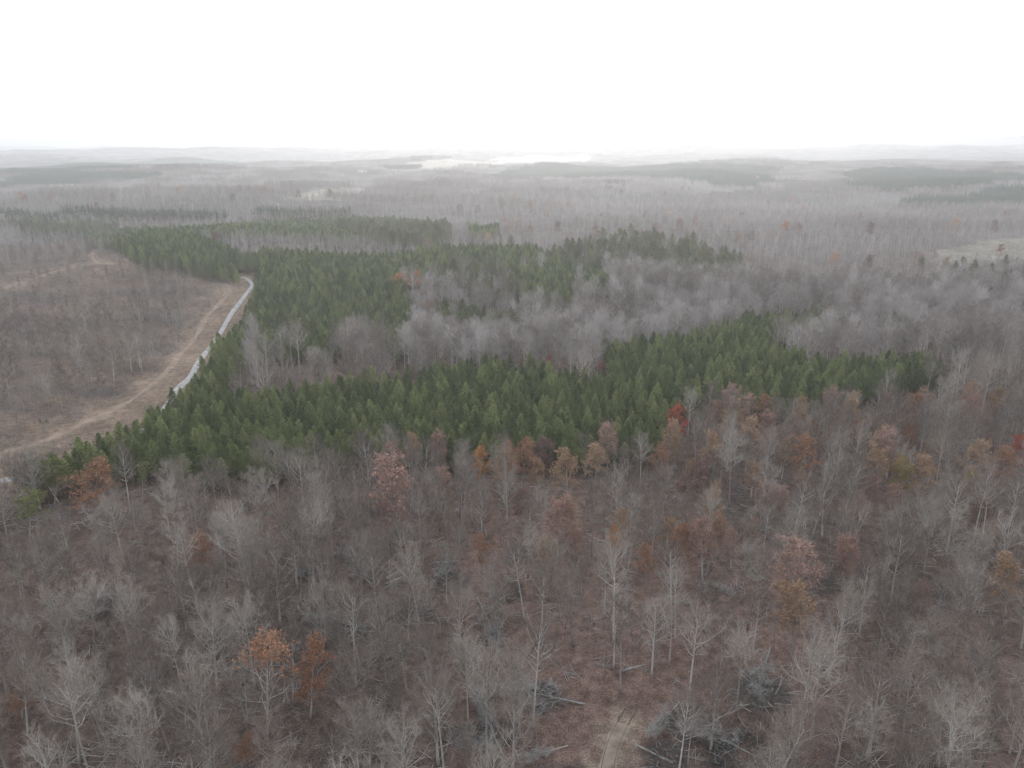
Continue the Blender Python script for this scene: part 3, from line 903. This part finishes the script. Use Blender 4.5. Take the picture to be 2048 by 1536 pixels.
def make_brush(seed, n=420, R=4.0, h=2.2):
    rng = np.random.RandomState(seed); b = MB()
    for k in range(n):
        a = rng.uniform(0, 6.28); r = R * math.sqrt(rng.uniform(0, 1)) * .8
        p = np.array((math.cos(a) * r, math.sin(a) * r, rng.uniform(0, h) * (1 - r / R)))
        a2 = a + rng.normal(0, .9)
        d = unit(np.array((math.cos(a2), math.sin(a2), rng.uniform(-.15, .5))))
        l = rng.uniform(1.2, 3.6)
        if k % 5 == 0:
            m = p + d * l / 2 + rng.normal(size=3) * .15
            b.tube([p, m, p + d * l], [.07, .05, .015], 4, 1 if k % 3 == 0 else 0)
        else:
            b.blade(p, p + d * l, .06, rng, 0)
            for q in range(5):
                w = p + d * l * rng.uniform(.3, 1)
                b.blade(w, w + unit(d + rng.normal(size=3) * .6) * rng.uniform(.4, 1.1), .035, rng, 0)
    return b.mesh('brush_pile', [M['brush'], M['dead']])


BR = [make_brush(30 + i) for i in range(3)]
PILES = [
    (1520, 1400, 1.5, 'largest dark brush pile, to the right of the skid trail'),
    (1390, 1455, 1.2, 'tangled brush pile between skid trail and largest pile'),
    (1480, 1520, 1.5, 'brush pile of long cut limbs on the bottom edge, right of centre'),
    (1335, 1528, 1.0, 'brush pile hugging the right side of the skid trail'),
    (290, 1370, 1.0, 'dark brush pile around the fallen tree at lower left'),
    (620, 1150, .9, 'dark brush pile under the upended dead top'),
    (900, 1170, 1.1, 'dark brush pile beside the middle spreading tree'),
    (1045, 1110, .8, 'dark brush clump in the reddish litter at centre'),
    (1020, 1190, 1.0, 'dark brush behind the largest spreading tree'),
    (220, 1220, .9, 'dark brush under the small dead top in left woods'),
    (1080, 1400, 1.0, 'brush under the bright-butted fallen tree'),
    (700, 1270, 1.0, 'brush of cut limbs in the dark middle woods'),
    (1640, 1175, 1.0, 'dark brush on the right of the large pinkish tree'),
    (1890, 1190, 1.0, 'dark brush on the right slope by the fallen log'),
    (1000, 1470, .9, 'brush behind the broken pale stem at the bottom'),
    (820, 1240, 1.2, 'brush beside the middle tangle, left of the spreading tree'),
]
for i, (px, py, s, lab) in enumerate(PILES):
    taken.append((*at(px, py), 3.0 * s))
    x, y = at(px, py)
    o = link('brush_pile', BR[i % 3]); o.location = (x, y, float(ground_z(x, y)) - .1); s *= .82; o.scale = (s, s, s * .9); o.rotation_euler = (0, 0, RF.uniform(0, 6.28))
    tag(o, lab, 'brush pile')


def make_log(seed):
    r = random.Random(seed); b = MB(); L_ = r.uniform(3.5, 6)
    b.tube([(0, 0, 0), (L_ * .5, r.uniform(-.06, .06), .02), (L_, 0, 0)], [.18, .16, .13], 9)
    b.tube([(L_ * .6, 0, .1), (L_ * .68, .12, .38)], [.06, .04], 5)
    return b.mesh('log', [M['dead']], True)


LOGV = [make_log(i) for i in range(3)]
LOGS = [(773, 1162, .9, 'topmost short log of the cut logs at middle left'), (770, 1172, .7, 'second cut log from the top at middle left'), (765, 1186, 1.0, 'lowest cut log of the three at middle left'),
        (722, 1212, .5, 'cut log among the limbs just below the three logs'), (695, 1215, 2.2, 'cut log crossing the limbs left of the three logs'), (1345, 1530, 2.5, 'pale log on the bottom edge right of the skid trail'),
        (812, 1255, .1, 'log lying flat in the dark middle woods'), (700, 1120, 1.1, 'weathered log leaning on the litter above the three logs'), (1245, 1350, .35, 'pale pole lying at the upper end of the skid trail'),
        (865, 1130, .2, 'grey log under the slim trees at centre left')]
for i, (px, py, rz, lab) in enumerate(LOGS):
    x, y = at(px, py)
    o = link('log', LOGV[i % 3]); o.location = (x, y, float(ground_z(x, y)) + .2); o.rotation_euler = (0, .02, rz)
    tag(o, lab, 'log')

# ------------------------------------------------------------------ utility poles, farm buildings far off
def pole(px, py, tpy, lab):
    x, y = at(px, py)
    z = float(ground_z(x, y)); r = ray(px, tpy); h = max(10., CAM_Z + r[2] * (y / r[1]) - z)
    root = bpy.data.objects.new('utility_pole', None); COL.objects.link(root); root.location = (x, y, z - .3)
    tag(root, lab, 'utility pole', 'utility poles crossing the left woods')
    b = MB(); b.tube([(0, 0, 0), (0, 0, h)], [.34, .24], 8); link('post', b.mesh('post', [M['pole_wood']], True), root)
    b = MB(); b.box((0, 0, h - 1.2), (3.4, .22, .26)); link('crossarm', b.mesh('crossarm', [M['pole_wood']]), root)


for px, py, t, lab in ((31, 436, 423, 'pale utility pole nearest the left edge above the clearing'), (9, 445, 437, 'shortest utility pole, at the very left edge'), (205, 428, 417, 'pale utility pole above the middle of the brown clearing'),
                       (386, 424, 416, 'faint utility pole between the two clear ones'), (558, 424, 410, 'utility pole standing before the dark pines, farthest right of the line')):
    pole(px, py, t, lab)


def barn(px, py, w, d, h, lab, rz=0.):
    x, y = at(px, py); z = float(ground_z(x, y))
    root = bpy.data.objects.new('farm_building', None); COL.objects.link(root); root.location = (x, y, z - 1); root.rotation_euler = (0, 0, rz)
    tag(root, lab, 'building')
    b = MB(); b.box((0, 0, (h + 1) / 2), (w, d, h + 1)); link('wall', b.mesh('wall', [M['white_paint']]), root)
    b = MB(); e = h + 1.0
    b.v = [(-w / 2 - .5, -d / 2 - .6, e), (w / 2 + .5, -d / 2 - .6, e), (w / 2 + .5, 0, e + d * .28), (-w / 2 - .5, 0, e + d * .28), (-w / 2 - .5, d / 2 + .6, e), (w / 2 + .5, d / 2 + .6, e)]
    b.f = [(0, 1, 2, 3), (3, 2, 5, 4), (0, 3, 4), (1, 5, 2), (0, 4, 5, 1)]; b.m = [0] * 5
    link('roof', b.mesh('roof', [M['roof_metal']]), root)
    for k in range(3):
        b = MB(); b.box((-w / 2 + w * (k + .5) / 3, -d / 2 - .05, 2.6), (w * .16, .12, 3.0))
        link('door', b.mesh('door', [M['pine_bark']]), root)


barn(1003, 322, 60, 24, 8, 'white long farm building on the far pale field', .05)
barn(985, 324, 26, 18, 7, 'smaller white farm building left of the long one on the far field', .2)
barn(1190, 306, 46, 22, 8, 'white farm building at the far right end of the pale field', -.1)
barn(586, 381, 14, 9, 4, 'small pale house at a clearing in the upper left woods', .3)
barn(728, 349, 30, 16, 6, 'pale shed near the far lake', .1)
barn(2040, 712, 5, 4, 2.6, 'tiny white shed in the woods at the right edge', .4)

# ------------------------------------------------------------------ random fill
RS = np.random.RandomState(11)


def jitter_grid(sp, y0, y1, margin=1.12, j=.42, x_lim=None):
    """points over the visible wedge between two distances"""
    out = []
    ys = np.arange(y0, y1, sp)
    for y in ys:
        hw = .735 * (y * CP + (CAM_Z) * SP) * margin + 6
        xs = np.arange(-hw, hw, sp)
        out.append(np.stack((xs, np.full_like(xs, y)), 1))
    P = np.concatenate(out)
    P += RS.uniform(-j, j, P.shape) * sp
    return P[:, 0], P[:, 1]


def bare_ok(x, y, clearing=True):
    k = ~in_any(PINES + PINES_FAR, x, y)
    if clearing: k &= ~inside(CLEARING, x, y)
    k &= ~inside(CLEAR_R, x, y) & ~in_any([FAR_FIELD, FIELD_B, FIELD_C], x, y)
    k &= ~near_line(SKID[:5], x, y, 5.0) & ~near_line(SKID[:4], x, y, 8.5) & ~near_line(ROAD, x, y, 15)
    return k


def free(x, y, r=0.):
    k = np.ones(len(x), bool)
    for tx, ty, tr in taken:
        k &= np.hypot(x - tx, y - ty) > tr + r
    return k


def visible(x, y, h, m=0):
    z = ground_z(x, y)
    px, py = project(x, y, z + h)
    px0, py0 = project(x, y, z + h * .5)
    return (px > 4 - m) & (px < 2044 + m) & (py0 < 1530 + m)


def src(pairs, names):
    out = []
    for p in pairs:
        me0, me1 = p
        A = MB()
        def add(me, off):
            n0 = len(A.v)
            co = np.empty(len(me.vertices) * 3, np.float32); me.vertices.foreach_get('co', co)
            A.v += [tuple(c) for c in co.reshape(-1, 3).tolist()]
            for q in me.polygons:
                A.f.append(tuple(i + n0 for i in q.vertices)); A.m.append(q.material_index + off)
        add(me0, 0); add(me1, len(me0.materials))
        me = A.mesh(names, list(me0.materials) + list(me1.materials))
        out.append(bpy.data.objects.new(names, me))
    return out




def tone(x, y, s, seed, na, nb):
    """pick from the first na (pale) or the last nb (brown) sources by patches of the wood"""
    b = wob(x, y, s, seed) + RS.normal(0, .45, len(x)) > .35
    return np.where(b, na + RS.randint(0, nb, len(x)), RS.randint(0, na, len(x)))


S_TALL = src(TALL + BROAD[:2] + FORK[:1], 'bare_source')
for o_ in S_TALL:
    o_.data.materials[0] = o_.data.materials[3] = M['bark_far']; o_.data.materials[1] = o_.data.materials[2] = M['twig_far']  # middle-distance trees wear the bark and twig colours lightened for haze
S_TALL += src(TALL, 'brown_source')
for o_ in S_TALL[-len(TALL):]:
    o_.data.materials[1] = o_.data.materials[2] = M['twig_brown']
S_THIN = src(THIN, 'thin_source')
S_PINE = src(VPINE, 'pine_source')
S_OLD = src(OPINE, 'old_pine_source')
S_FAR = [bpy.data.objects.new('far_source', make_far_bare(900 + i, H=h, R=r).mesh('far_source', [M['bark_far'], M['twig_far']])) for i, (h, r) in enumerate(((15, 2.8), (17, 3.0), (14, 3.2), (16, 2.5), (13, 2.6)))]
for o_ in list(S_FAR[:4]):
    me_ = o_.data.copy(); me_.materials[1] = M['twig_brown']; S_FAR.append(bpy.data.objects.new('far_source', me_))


def make_tuft(seed, n, h, w, m, spread=1.0):
    rng = np.random.RandomState(seed); b = MB()
    for k in range(n):
        a = rng.uniform(0, 6.28); r = spread * math.sqrt(rng.uniform(0, 1))
        p = np.array((math.cos(a) * r, math.sin(a) * r, 0)); d = unit(np.array((math.cos(a) * .5, math.sin(a) * .5, 1)) + rng.normal(size=3) * .4)
        e = p + d * h * rng.uniform(.5, 1.1)
        b.blade(p, e, w, rng)
        for q in range(3):
            s = p + (e - p) * rng.uniform(.3, .9)
            b.blade(s, s + unit(d + rng.normal(size=3) * .8) * h * .4, w * .7, rng)
    return bpy.data.objects.new('tuft_source', b.mesh('tuft_source', [m]))


KEEP += [(1215, 1515, 42, 95.), (1240, 1450, 36, 100.), (1275, 1400, 26, 104.)]


def opening(x, y, h):
    """False for a tree that would stand right in front of one of the leafy crowns"""
    z = ground_z(x, y)
    k = np.ones(len(x), bool)
    for f in (.12, .35, .55, .75, .95):
        px, py = project(x, y, z + h * f)
        for cx, cy, cr, cd in KEEP:
            k &= ~((np.hypot(px - cx, py - cy) < cr) & (y < cd + 1))
    return k


def clear_of_pines(x, y, keep=.2):
    """most hardwoods along the stand edges are low or set back: drop those whose crown would stand in front of the pine canopy"""
    g = ground_z(x, y)
    f = (CAM_Z - 10 - g) / (CAM_Z - g - 14.5)
    return ~(in_any(PINES, x * f, y * f)) | (RS.uniform(size=len(x)) < keep)


# bare trees of the near woods
x, y = jitter_grid(6.2, 58, 262)
k = bare_ok(x, y) & free(x, y) & opening(x, y, 15) & clear_of_pines(x, y)
k &= RS.uniform(size=len(x)) < np.where(inside(BROWN_GROVE, x, y), .68, .95)
x, y = x[k], y[k]
vis = visible(x, y, 13)
order = np.argsort(np.where(vis, np.hypot(x, y), 1e9))
NB = 300 - len(HERO)
sel = order[:min(NB, int(vis.sum()))]
rest = np.setdiff1d(np.arange(len(x)), sel)
print('near bare', len(x), 'visible', int(vis.sum()))
ALLV = TALL + TALL + BROAD + FORK
GRP = {'T': ('grey leafless tree with narrow upswept crown, one of many in near woods', 'narrow leafless trees of the near woods'),
       'B': ('grey leafless tree with broad low-branched crown, one of many in near woods', 'broad leafless trees of the near woods'),
       'F': ('grey leafless tree with its trunk split near the ground, in near woods', 'split-trunk leafless trees of the near woods')}
for i in sel:
    q = RS.randint(len(ALLV)); c = 'T' if q < 12 else 'B' if q < 15 else 'F'
    s = RS.uniform(.6, .98)
    place('bare_tree', ALLV[q], x[i], y[i], s, RS.uniform(0, 6.28), GRP[c][0], 'bare tree', GRP[c][1], tilt=tuple(RS.normal(0, .05, 2)))
S_NEAR = src(TALL + BROAD[:2] + FORK[:1], 'near_source')
scatter('near_woods', S_NEAR, x[rest], y[rest], RS.uniform(.62, .98, len(rest)), RS.uniform(0, 6.28, len(rest)), RS.randint(0, len(S_NEAR), len(rest)), 'grey leafless woods behind and beside the single near trees', 'woods')
STUFF_X, STUFF_Y = [], []

# small faded autumn trees between the named ones
ZR = zone([(700, 900), (1300, 900), (1350, 860), (2048, 860), (2048, 1150), (1700, 1330), (1200, 1100), (1050, 1250), (900, 1100)], 0)
x, y = jitter_grid(9.5, 90, 262)
k = bare_ok(x, y) & free(x, y, 1.5) & opening(x, y, 8) & inside(ZR, x, y) & (RS.uniform(size=len(x)) < np.where(y > 160, .8, .55))
x, y = x[k], y[k]
vis = visible(x, y, 10)
x, y = x[vis], y[vis]
print('extra leafy', len(x))
for i in range(len(x)):
    nm = ('pink', 'tan', 'tan', 'rust', 'pink')[RS.randint(5)]
    place('small_leafy_tree', LV[nm][RS.randint(2)], x[i], y[i], (RS.uniform(.8, 1.1) if y[i] > 165 else RS.uniform(.5, .85)), RS.uniform(0, 6.28), 'faded peach or tan leafed tree mixed among the leafless trees below the pines', 'autumn tree', 'small faded autumn trees among the leafless ones', tilt=tuple(RS.normal(0, .05, 2)))

# young thin trees
x, y = jitter_grid(6.2, 62, 215)
k = bare_ok(x, y) & free(x, y, -1.5) & opening(x, y, 9) & (RS.uniform(size=len(x)) < .5 + .4 * wob(x, y, 45, 9))
x, y = x[k], y[k]
vis = visible(x, y, 6)
order = np.argsort(np.where(vis, np.hypot(x, y), 1e9))
sel = order[:min(300, int(vis.sum()))]
print('saplings', len(x), int(vis.sum()))
for i in sel:
    place('young_tree', THIN[RS.randint(4)], x[i], y[i], RS.uniform(.55, 1.05), RS.uniform(0, 6.28), 'thin young leafless tree standing in the understorey of the near woods', 'young tree', 'young trees of the near understorey', tilt=tuple(RS.normal(0, .07, 2)))
rest = np.setdiff1d(np.arange(len(x)), sel)
scatter('sapling_thicket', S_THIN, x[rest], y[rest], RS.uniform(.6, 1.05, len(rest)), RS.uniform(0, 6.28, len(rest)), RS.randint(0, 4, len(rest)), 'thin grey saplings mixed into the woods farther back', 'saplings')

# low undergrowth
TF = [make_tuft(40 + i, 14, 1.5, .03, M[('sapling', 'brush', 'twig')[i]], .9) for i in range(3)] + [make_tuft(45, 16, 1.1, .05, M['shrub'], 1.0)]
x, y = jitter_grid(2.7, 60, 250)
k = bare_ok(x, y) & (RS.uniform(size=len(x)) < .32 + .35 * wob(x, y, 38, 12))
x, y = x[k], y[k]
scatter('undergrowth', TF, x, y, RS.uniform(.5, 1.7, len(x)), RS.uniform(0, 6.28, len(x)), RS.randint(0, 4, len(x)), 'twiggy leafless undergrowth on the reddish leaf litter', 'undergrowth', dz=-.02)

# fallen sticks
TS = MB(); rr_ = np.random.RandomState(3)
for q in range(9):
    p = np.array((rr_.uniform(-2, 2), rr_.uniform(-2, 2), .08)); d = unit(np.array((rr_.normal(), rr_.normal(), .05)))
    TS.tube([p, p + d * rr_.uniform(1, 3.5)], [.05, .02], 3)
STK = [bpy.data.objects.new('stick_source', TS.mesh('stick_source', [M['dead']]))]
x, y = jitter_grid(4.5, 60, 200)
k = bare_ok(x, y) & (RS.uniform(size=len(x)) < .6)
x, y = x[k], y[k]
scatter('fallen_sticks', STK, x, y, RS.uniform(.5, 1.5, len(x)), RS.uniform(0, 6.28, len(x)), np.zeros(len(x)), 'fallen branches strewn over the litter of the near woods', 'fallen sticks', dz=.02)

# woods of middle distance
x, y = jitter_grid(4.9, 262, 480)
k = bare_ok(x, y) & free(x, y) & clear_of_pines(x, y)
STUFF_X.append(x[k]); STUFF_Y.append(y[k])
x = np.concatenate(STUFF_X); y = np.concatenate(STUFF_Y)
scatter('leafless_woods', S_TALL, x, y, RS.uniform(.6, .98, len(x)), RS.uniform(0, 6.28, len(x)), tone(x, y, 110, 81, len(S_TALL) - len(TALL), len(TALL)), 'grey leafless woods of the middle distance around the pine stands', 'woods')
n1 = len(x)
x, y = jitter_grid(5.0, 480, 1250, 1.06)
k = bare_ok(x, y) & free(x, y)
x, y = x[k], y[k]
gs = 1 + .12 * wob(x, y, 160, 21)
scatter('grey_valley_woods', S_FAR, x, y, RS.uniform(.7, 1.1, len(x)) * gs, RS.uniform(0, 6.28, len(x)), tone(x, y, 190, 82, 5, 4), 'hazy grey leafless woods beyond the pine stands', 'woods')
print('mid woods', n1, len(x))


def patch(name, sources_mesh, size, n, seed):
    """a square of forest as one mesh"""
    rng = np.random.RandomState(seed)
    V, F, Mi = [], [], []
    off = 0
    for k in range(n):
        me = sources_mesh[rng.randint(len(sources_mesh))]
        v, f, mi = me
        a = rng.uniform(0, 6.28); s = rng.uniform(.75, 1.1)
        ca, sa = math.cos(a) * s, math.sin(a) * s
        w = np.stack((v[:, 0] * ca - v[:, 1] * sa, v[:, 0] * sa + v[:, 1] * ca, v[:, 2] * s), 1) + np.array((rng.uniform(-.5, .5) * size, rng.uniform(-.5, .5) * size, 0))
        V.append(w); F += [tuple(i + off for i in q) for q in f]; Mi += mi
        off += len(v)
    me = bpy.data.meshes.new(name)
    me.from_pydata(np.concatenate(V).tolist(), [], F)
    return me, Mi


def light_tree(seed, pine=False):
    rng = np.random.RandomState(seed); b = MB()
    if pine:
        for k in range(46):
            s = rng.uniform(0, 1); z = 13 * (.2 + .78 * s); a = rng.uniform(0, 6.28)
            d = np.array((math.cos(a), math.sin(a), .35 + s)); p = np.array((0, 0, z))
            b.blade(p, p + d * 2.1 * (1 - s) ** .7 * rng.uniform(.7, 1.1) + np.array((0, 0, .4)), 1.1 * (1.1 - s), rng, 0)
    else:
        b.tube([(0, 0, 0), (0, 0, 12)], [.10, .05], 3)
        for k in range(38):
            s = rng.uniform(0, 1); a = rng.uniform(0, 6.28); r = 3.0 * rng.uniform(0, .85)
            p = np.array((math.cos(a) * r, math.sin(a) * r, 15 * (.3 + .58 * s)))
            b.blade(p, p + unit(np.array((math.cos(a) * .6, math.sin(a) * .6, .7)) + rng.normal(size=3) * .5) * rng.uniform(1.0, 2.3), .34, rng, 1)
    return np.array(b.v), b.f, b.m


LT = [light_tree(60 + i) for i in range(5)]
LP = [light_tree(70 + i, True) for i in range(4)]
S_PB, S_PP = [], []
for i in range(5):
    me, mi = patch('woods_patch', LT, 50, 95, 80 + i)
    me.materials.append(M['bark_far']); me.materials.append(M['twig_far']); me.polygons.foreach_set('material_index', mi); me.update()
    S_PB.append(bpy.data.objects.new('woods_patch', me))
for o_ in list(S_PB[:3]):
    me_ = o_.data.copy(); me_.materials[1] = M['twig_brown']; S_PB.append(bpy.data.objects.new('woods_patch', me_))
for i in range(3):
    me, mi = patch('pine_patch', LP, 30, 62, 90 + i)
    me.materials.append(M['needles_dark']); me.update()
    S_PP.append(bpy.data.objects.new('pine_patch', me))
x, y = jitter_grid(48, 1260, 7600, 1.04, .1)
k = bare_ok(x, y)
x, y = x[k], y[k]
scatter('distant_woods', S_PB, x, y, np.stack((np.ones(len(x)), np.ones(len(x)), RS.uniform(.85, 1.2, len(x))), 1), RS.randint(0, 4, len(x)) * math.pi / 2, tone(x * .5, y * .25, 260, 83, 5, 3), 'pale leafless woods fading into the haze towards the horizon', 'woods', tilt=0)
print('patches', len(x))
x, y = jitter_grid(28, 700, 5200, 1.04, .15)
k = in_any(PINES_FAR, x, y)
x, y = x[k], y[k]
print('pine patches', len(x))
scatter('distant_pines', S_PP, x, y, np.ones(len(x)), RS.randint(0, 4, len(x)) * math.pi / 2, RS.randint(0, 3, len(x)), 'dark bands of pine plantation far off in the haze', 'pine woods', tilt=0)

# ------------------------------------------------------------------ pine plantation
x, y = jitter_grid(3.35, 150, 1000, 1.05, .25)
k = in_any(PINES, x, y) & ~near_line(ROAD, x, y, 7.0)
x, y = x[k], y[k]
vis = visible(x, y, 11)
z = ground_z(x, y)
order = np.argsort(np.where(vis, np.hypot(x, y), 1e9))
sel = order[:300]
for i in sel:
    s = RS.uniform(.70, .95)
    place('pine_tree', VPINE[RS.randint(6)], x[i], y[i], s, RS.uniform(0, 6.28), 'dark green plantation pine along the near lower edge of the pine stand', 'pine tree', 'pines along the near edge of the plantation')
rest = np.setdiff1d(np.arange(len(x)), sel)
scatter('pine_plantation', S_PINE, x[rest], y[rest], RS.uniform(.68, .96, len(rest)), RS.uniform(0, 6.28, len(rest)), RS.randint(0, 6, len(rest)), 'dense plantation of young green pines behind its near edge', 'pine plantation')
print('pines', len(x))

# ragged old pines of the ridge and loose pines in the woods
OLDZ = [zone(p, 14.) for p in ([(548, 628), (590, 625), (650, 675), (640, 700), (600, 690), (555, 655)], [(690, 690), (760, 665), (810, 690), (800, 715), (720, 720)], [(900, 500), (1000, 540), (1060, 560), (1000, 585), (900, 560)], [(1560, 650), (1700, 640), (1780, 660), (1700, 680)],
                               [(1100, 492), (1180, 470), (1300, 462), (1400, 478), (1480, 505), (1505, 545), (1440, 545), (1330, 520), (1240, 530), (1130, 515)],
                               [(900, 600), (960, 612), (1040, 630), (1020, 650), (900, 640)], [(1900, 540), (1960, 520), (2060, 525), (2100, 560), (1980, 560)],
                               [(620, 445), (760, 436), (900, 444), (900, 470), (780, 480)], [(0, 440), (60, 436), (240, 448), (220, 462), (60, 456)])]
x, y = jitter_grid(6.0, 300, 1100, 1.05)
k = (in_any(OLDZ, x, y) & (RS.uniform(size=len(x)) < .8)) | (bare_ok(x, y) & (y < 800) & (RS.uniform(size=len(x)) < .003))
x, y = x[k], y[k]
scatter('old_pine_woods', S_OLD, x, y, RS.uniform(.65, 1.0, len(x)), RS.uniform(0, 6.28, len(x)), RS.randint(0, 3, len(x)), 'ragged old pines mixed with grey hardwoods on the far ridge', 'pine woods')
# faint coloured crowns through the woods
S_COL = src([LV['rust'][1], LV['orange'][1], LV['pink'][1], LV['maroon'][0], LV['tan'][1]], 'colour_source')
x, y = jitter_grid(13, 300, 1900, 1.05)
k = bare_ok(x, y) & (RS.uniform(size=len(x)) < .035 + .05 * (wob(x, y, 300, 33) > .5))
x, y = x[k], y[k]
scatter('autumn_woods', S_COL, x, y, np.stack((RS.uniform(1.0, 1.3, len(x)),) * 2 + (RS.uniform(.78, .98, len(x)),), 1), RS.uniform(0, 6.28, len(x)), RS.choice(5, len(x), p=(.28, .10, .34, .10, .18)), 'scattered rusty crowns showing through the far grey woods', 'autumn woods')

# ------------------------------------------------------------------ the brown clearing
x, y = jitter_grid(2.0, 150, 700, 1.1)
k = inside(CLEARING, x, y) & ~near_line(ROAD, x, y, 10)
for tr in (TRACK_A, TRACK_B, TRACK_C, TRACK_D):
    k &= ~near_line(tr, x, y, 3.2)
k &= RS.uniform(size=len(x)) < np.clip(.68 + .45 * wob(x, y * 2.2, 60, 40), .18, 1)
x, y = x[k], y[k]
CT = [make_tuft(50, 16, 1.7, .05, M['sapling'], 1.1), make_tuft(51, 14, 2.4, .04, M['sapling'], 1.2), make_tuft(52, 18, 1.0, .06, M['grass'], 1.2), make_tuft(53, 18, 1.2, .05, M['shrub'], 1.3)]
scatter('clearing_brush', CT, x, y, RS.uniform(.6, 1.5, len(x)), RS.uniform(0, 6.28, len(x)), RS.randint(0, 4, len(x)), 'brown and grey brush regrowing over the logged clearing', 'brush', dz=0)
x, y = jitter_grid(6.6, 150, 640, 1.05)
k = inside(CLEARING, x, y) & ~near_line(ROAD, x, y, 14) & ~near_line(TRACK_B, x, y, 5) & (RS.uniform(size=len(x)) < np.clip(.6 + .45 * wob(x, y, 90, 44), .08, 1)) & ~near_line(TRACK_C, x, y, 14)
x, y = x[k], y[k]
vis = visible(x, y, 6)
order = np.argsort(np.where(vis, np.hypot(x, y), 1e9))
sel = order[:min(150, int(vis.sum()))]
print('clearing trees', len(x), int(vis.sum()))
CLT = THIN + [TALL[2], TALL[4]]
for i in sel:
    q = RS.randint(6)
    place('clearing_tree', CLT[q], x[i], y[i], RS.uniform(.85, 1.4) * (1 if q < 4 else .7), RS.uniform(0, 6.28), 'thin leafless tree left standing alone in the brown logged clearing', 'bare tree', 'thin trees left standing in the clearing', tilt=tuple(RS.normal(0, .05, 2)))
rest = np.setdiff1d(np.arange(len(x)), sel)
if len(rest):
    scatter('clearing_saplings', S_THIN, x[rest], y[rest], RS.uniform(.75, 1.2, len(rest)), RS.uniform(0, 6.28, len(rest)), RS.randint(0, 4, len(rest)), 'thin trees at the back of the logged clearing', 'saplings')

# ------------------------------------------------------------------ haze
hb = MB()
ztop = 150.
hb.box((0, 9000, (ztop - 60) / 2), (52000, 66000, ztop + 60))
hm = bpy.data.materials.new('haze'); hm.use_nodes = True
N, L = hm.node_tree.nodes, hm.node_tree.links
N.remove(N['Principled BSDF'])
pv = N.new('ShaderNodeVolumePrincipled')
pv.inputs['Color'].default_value = (.94, .97, 1.0, 1)
pv.inputs['Density'].default_value = HAZE_DENSITY
pv.inputs['Anisotropy'].default_value = .6
L.new(pv.outputs[0], N['Material Output'].inputs['Volume'])
ho = link('haze', hb.mesh('haze', [hm]))
tag(ho, 'pale grey haze that whitens the woods towards the horizon', 'haze', None, 'stuff')
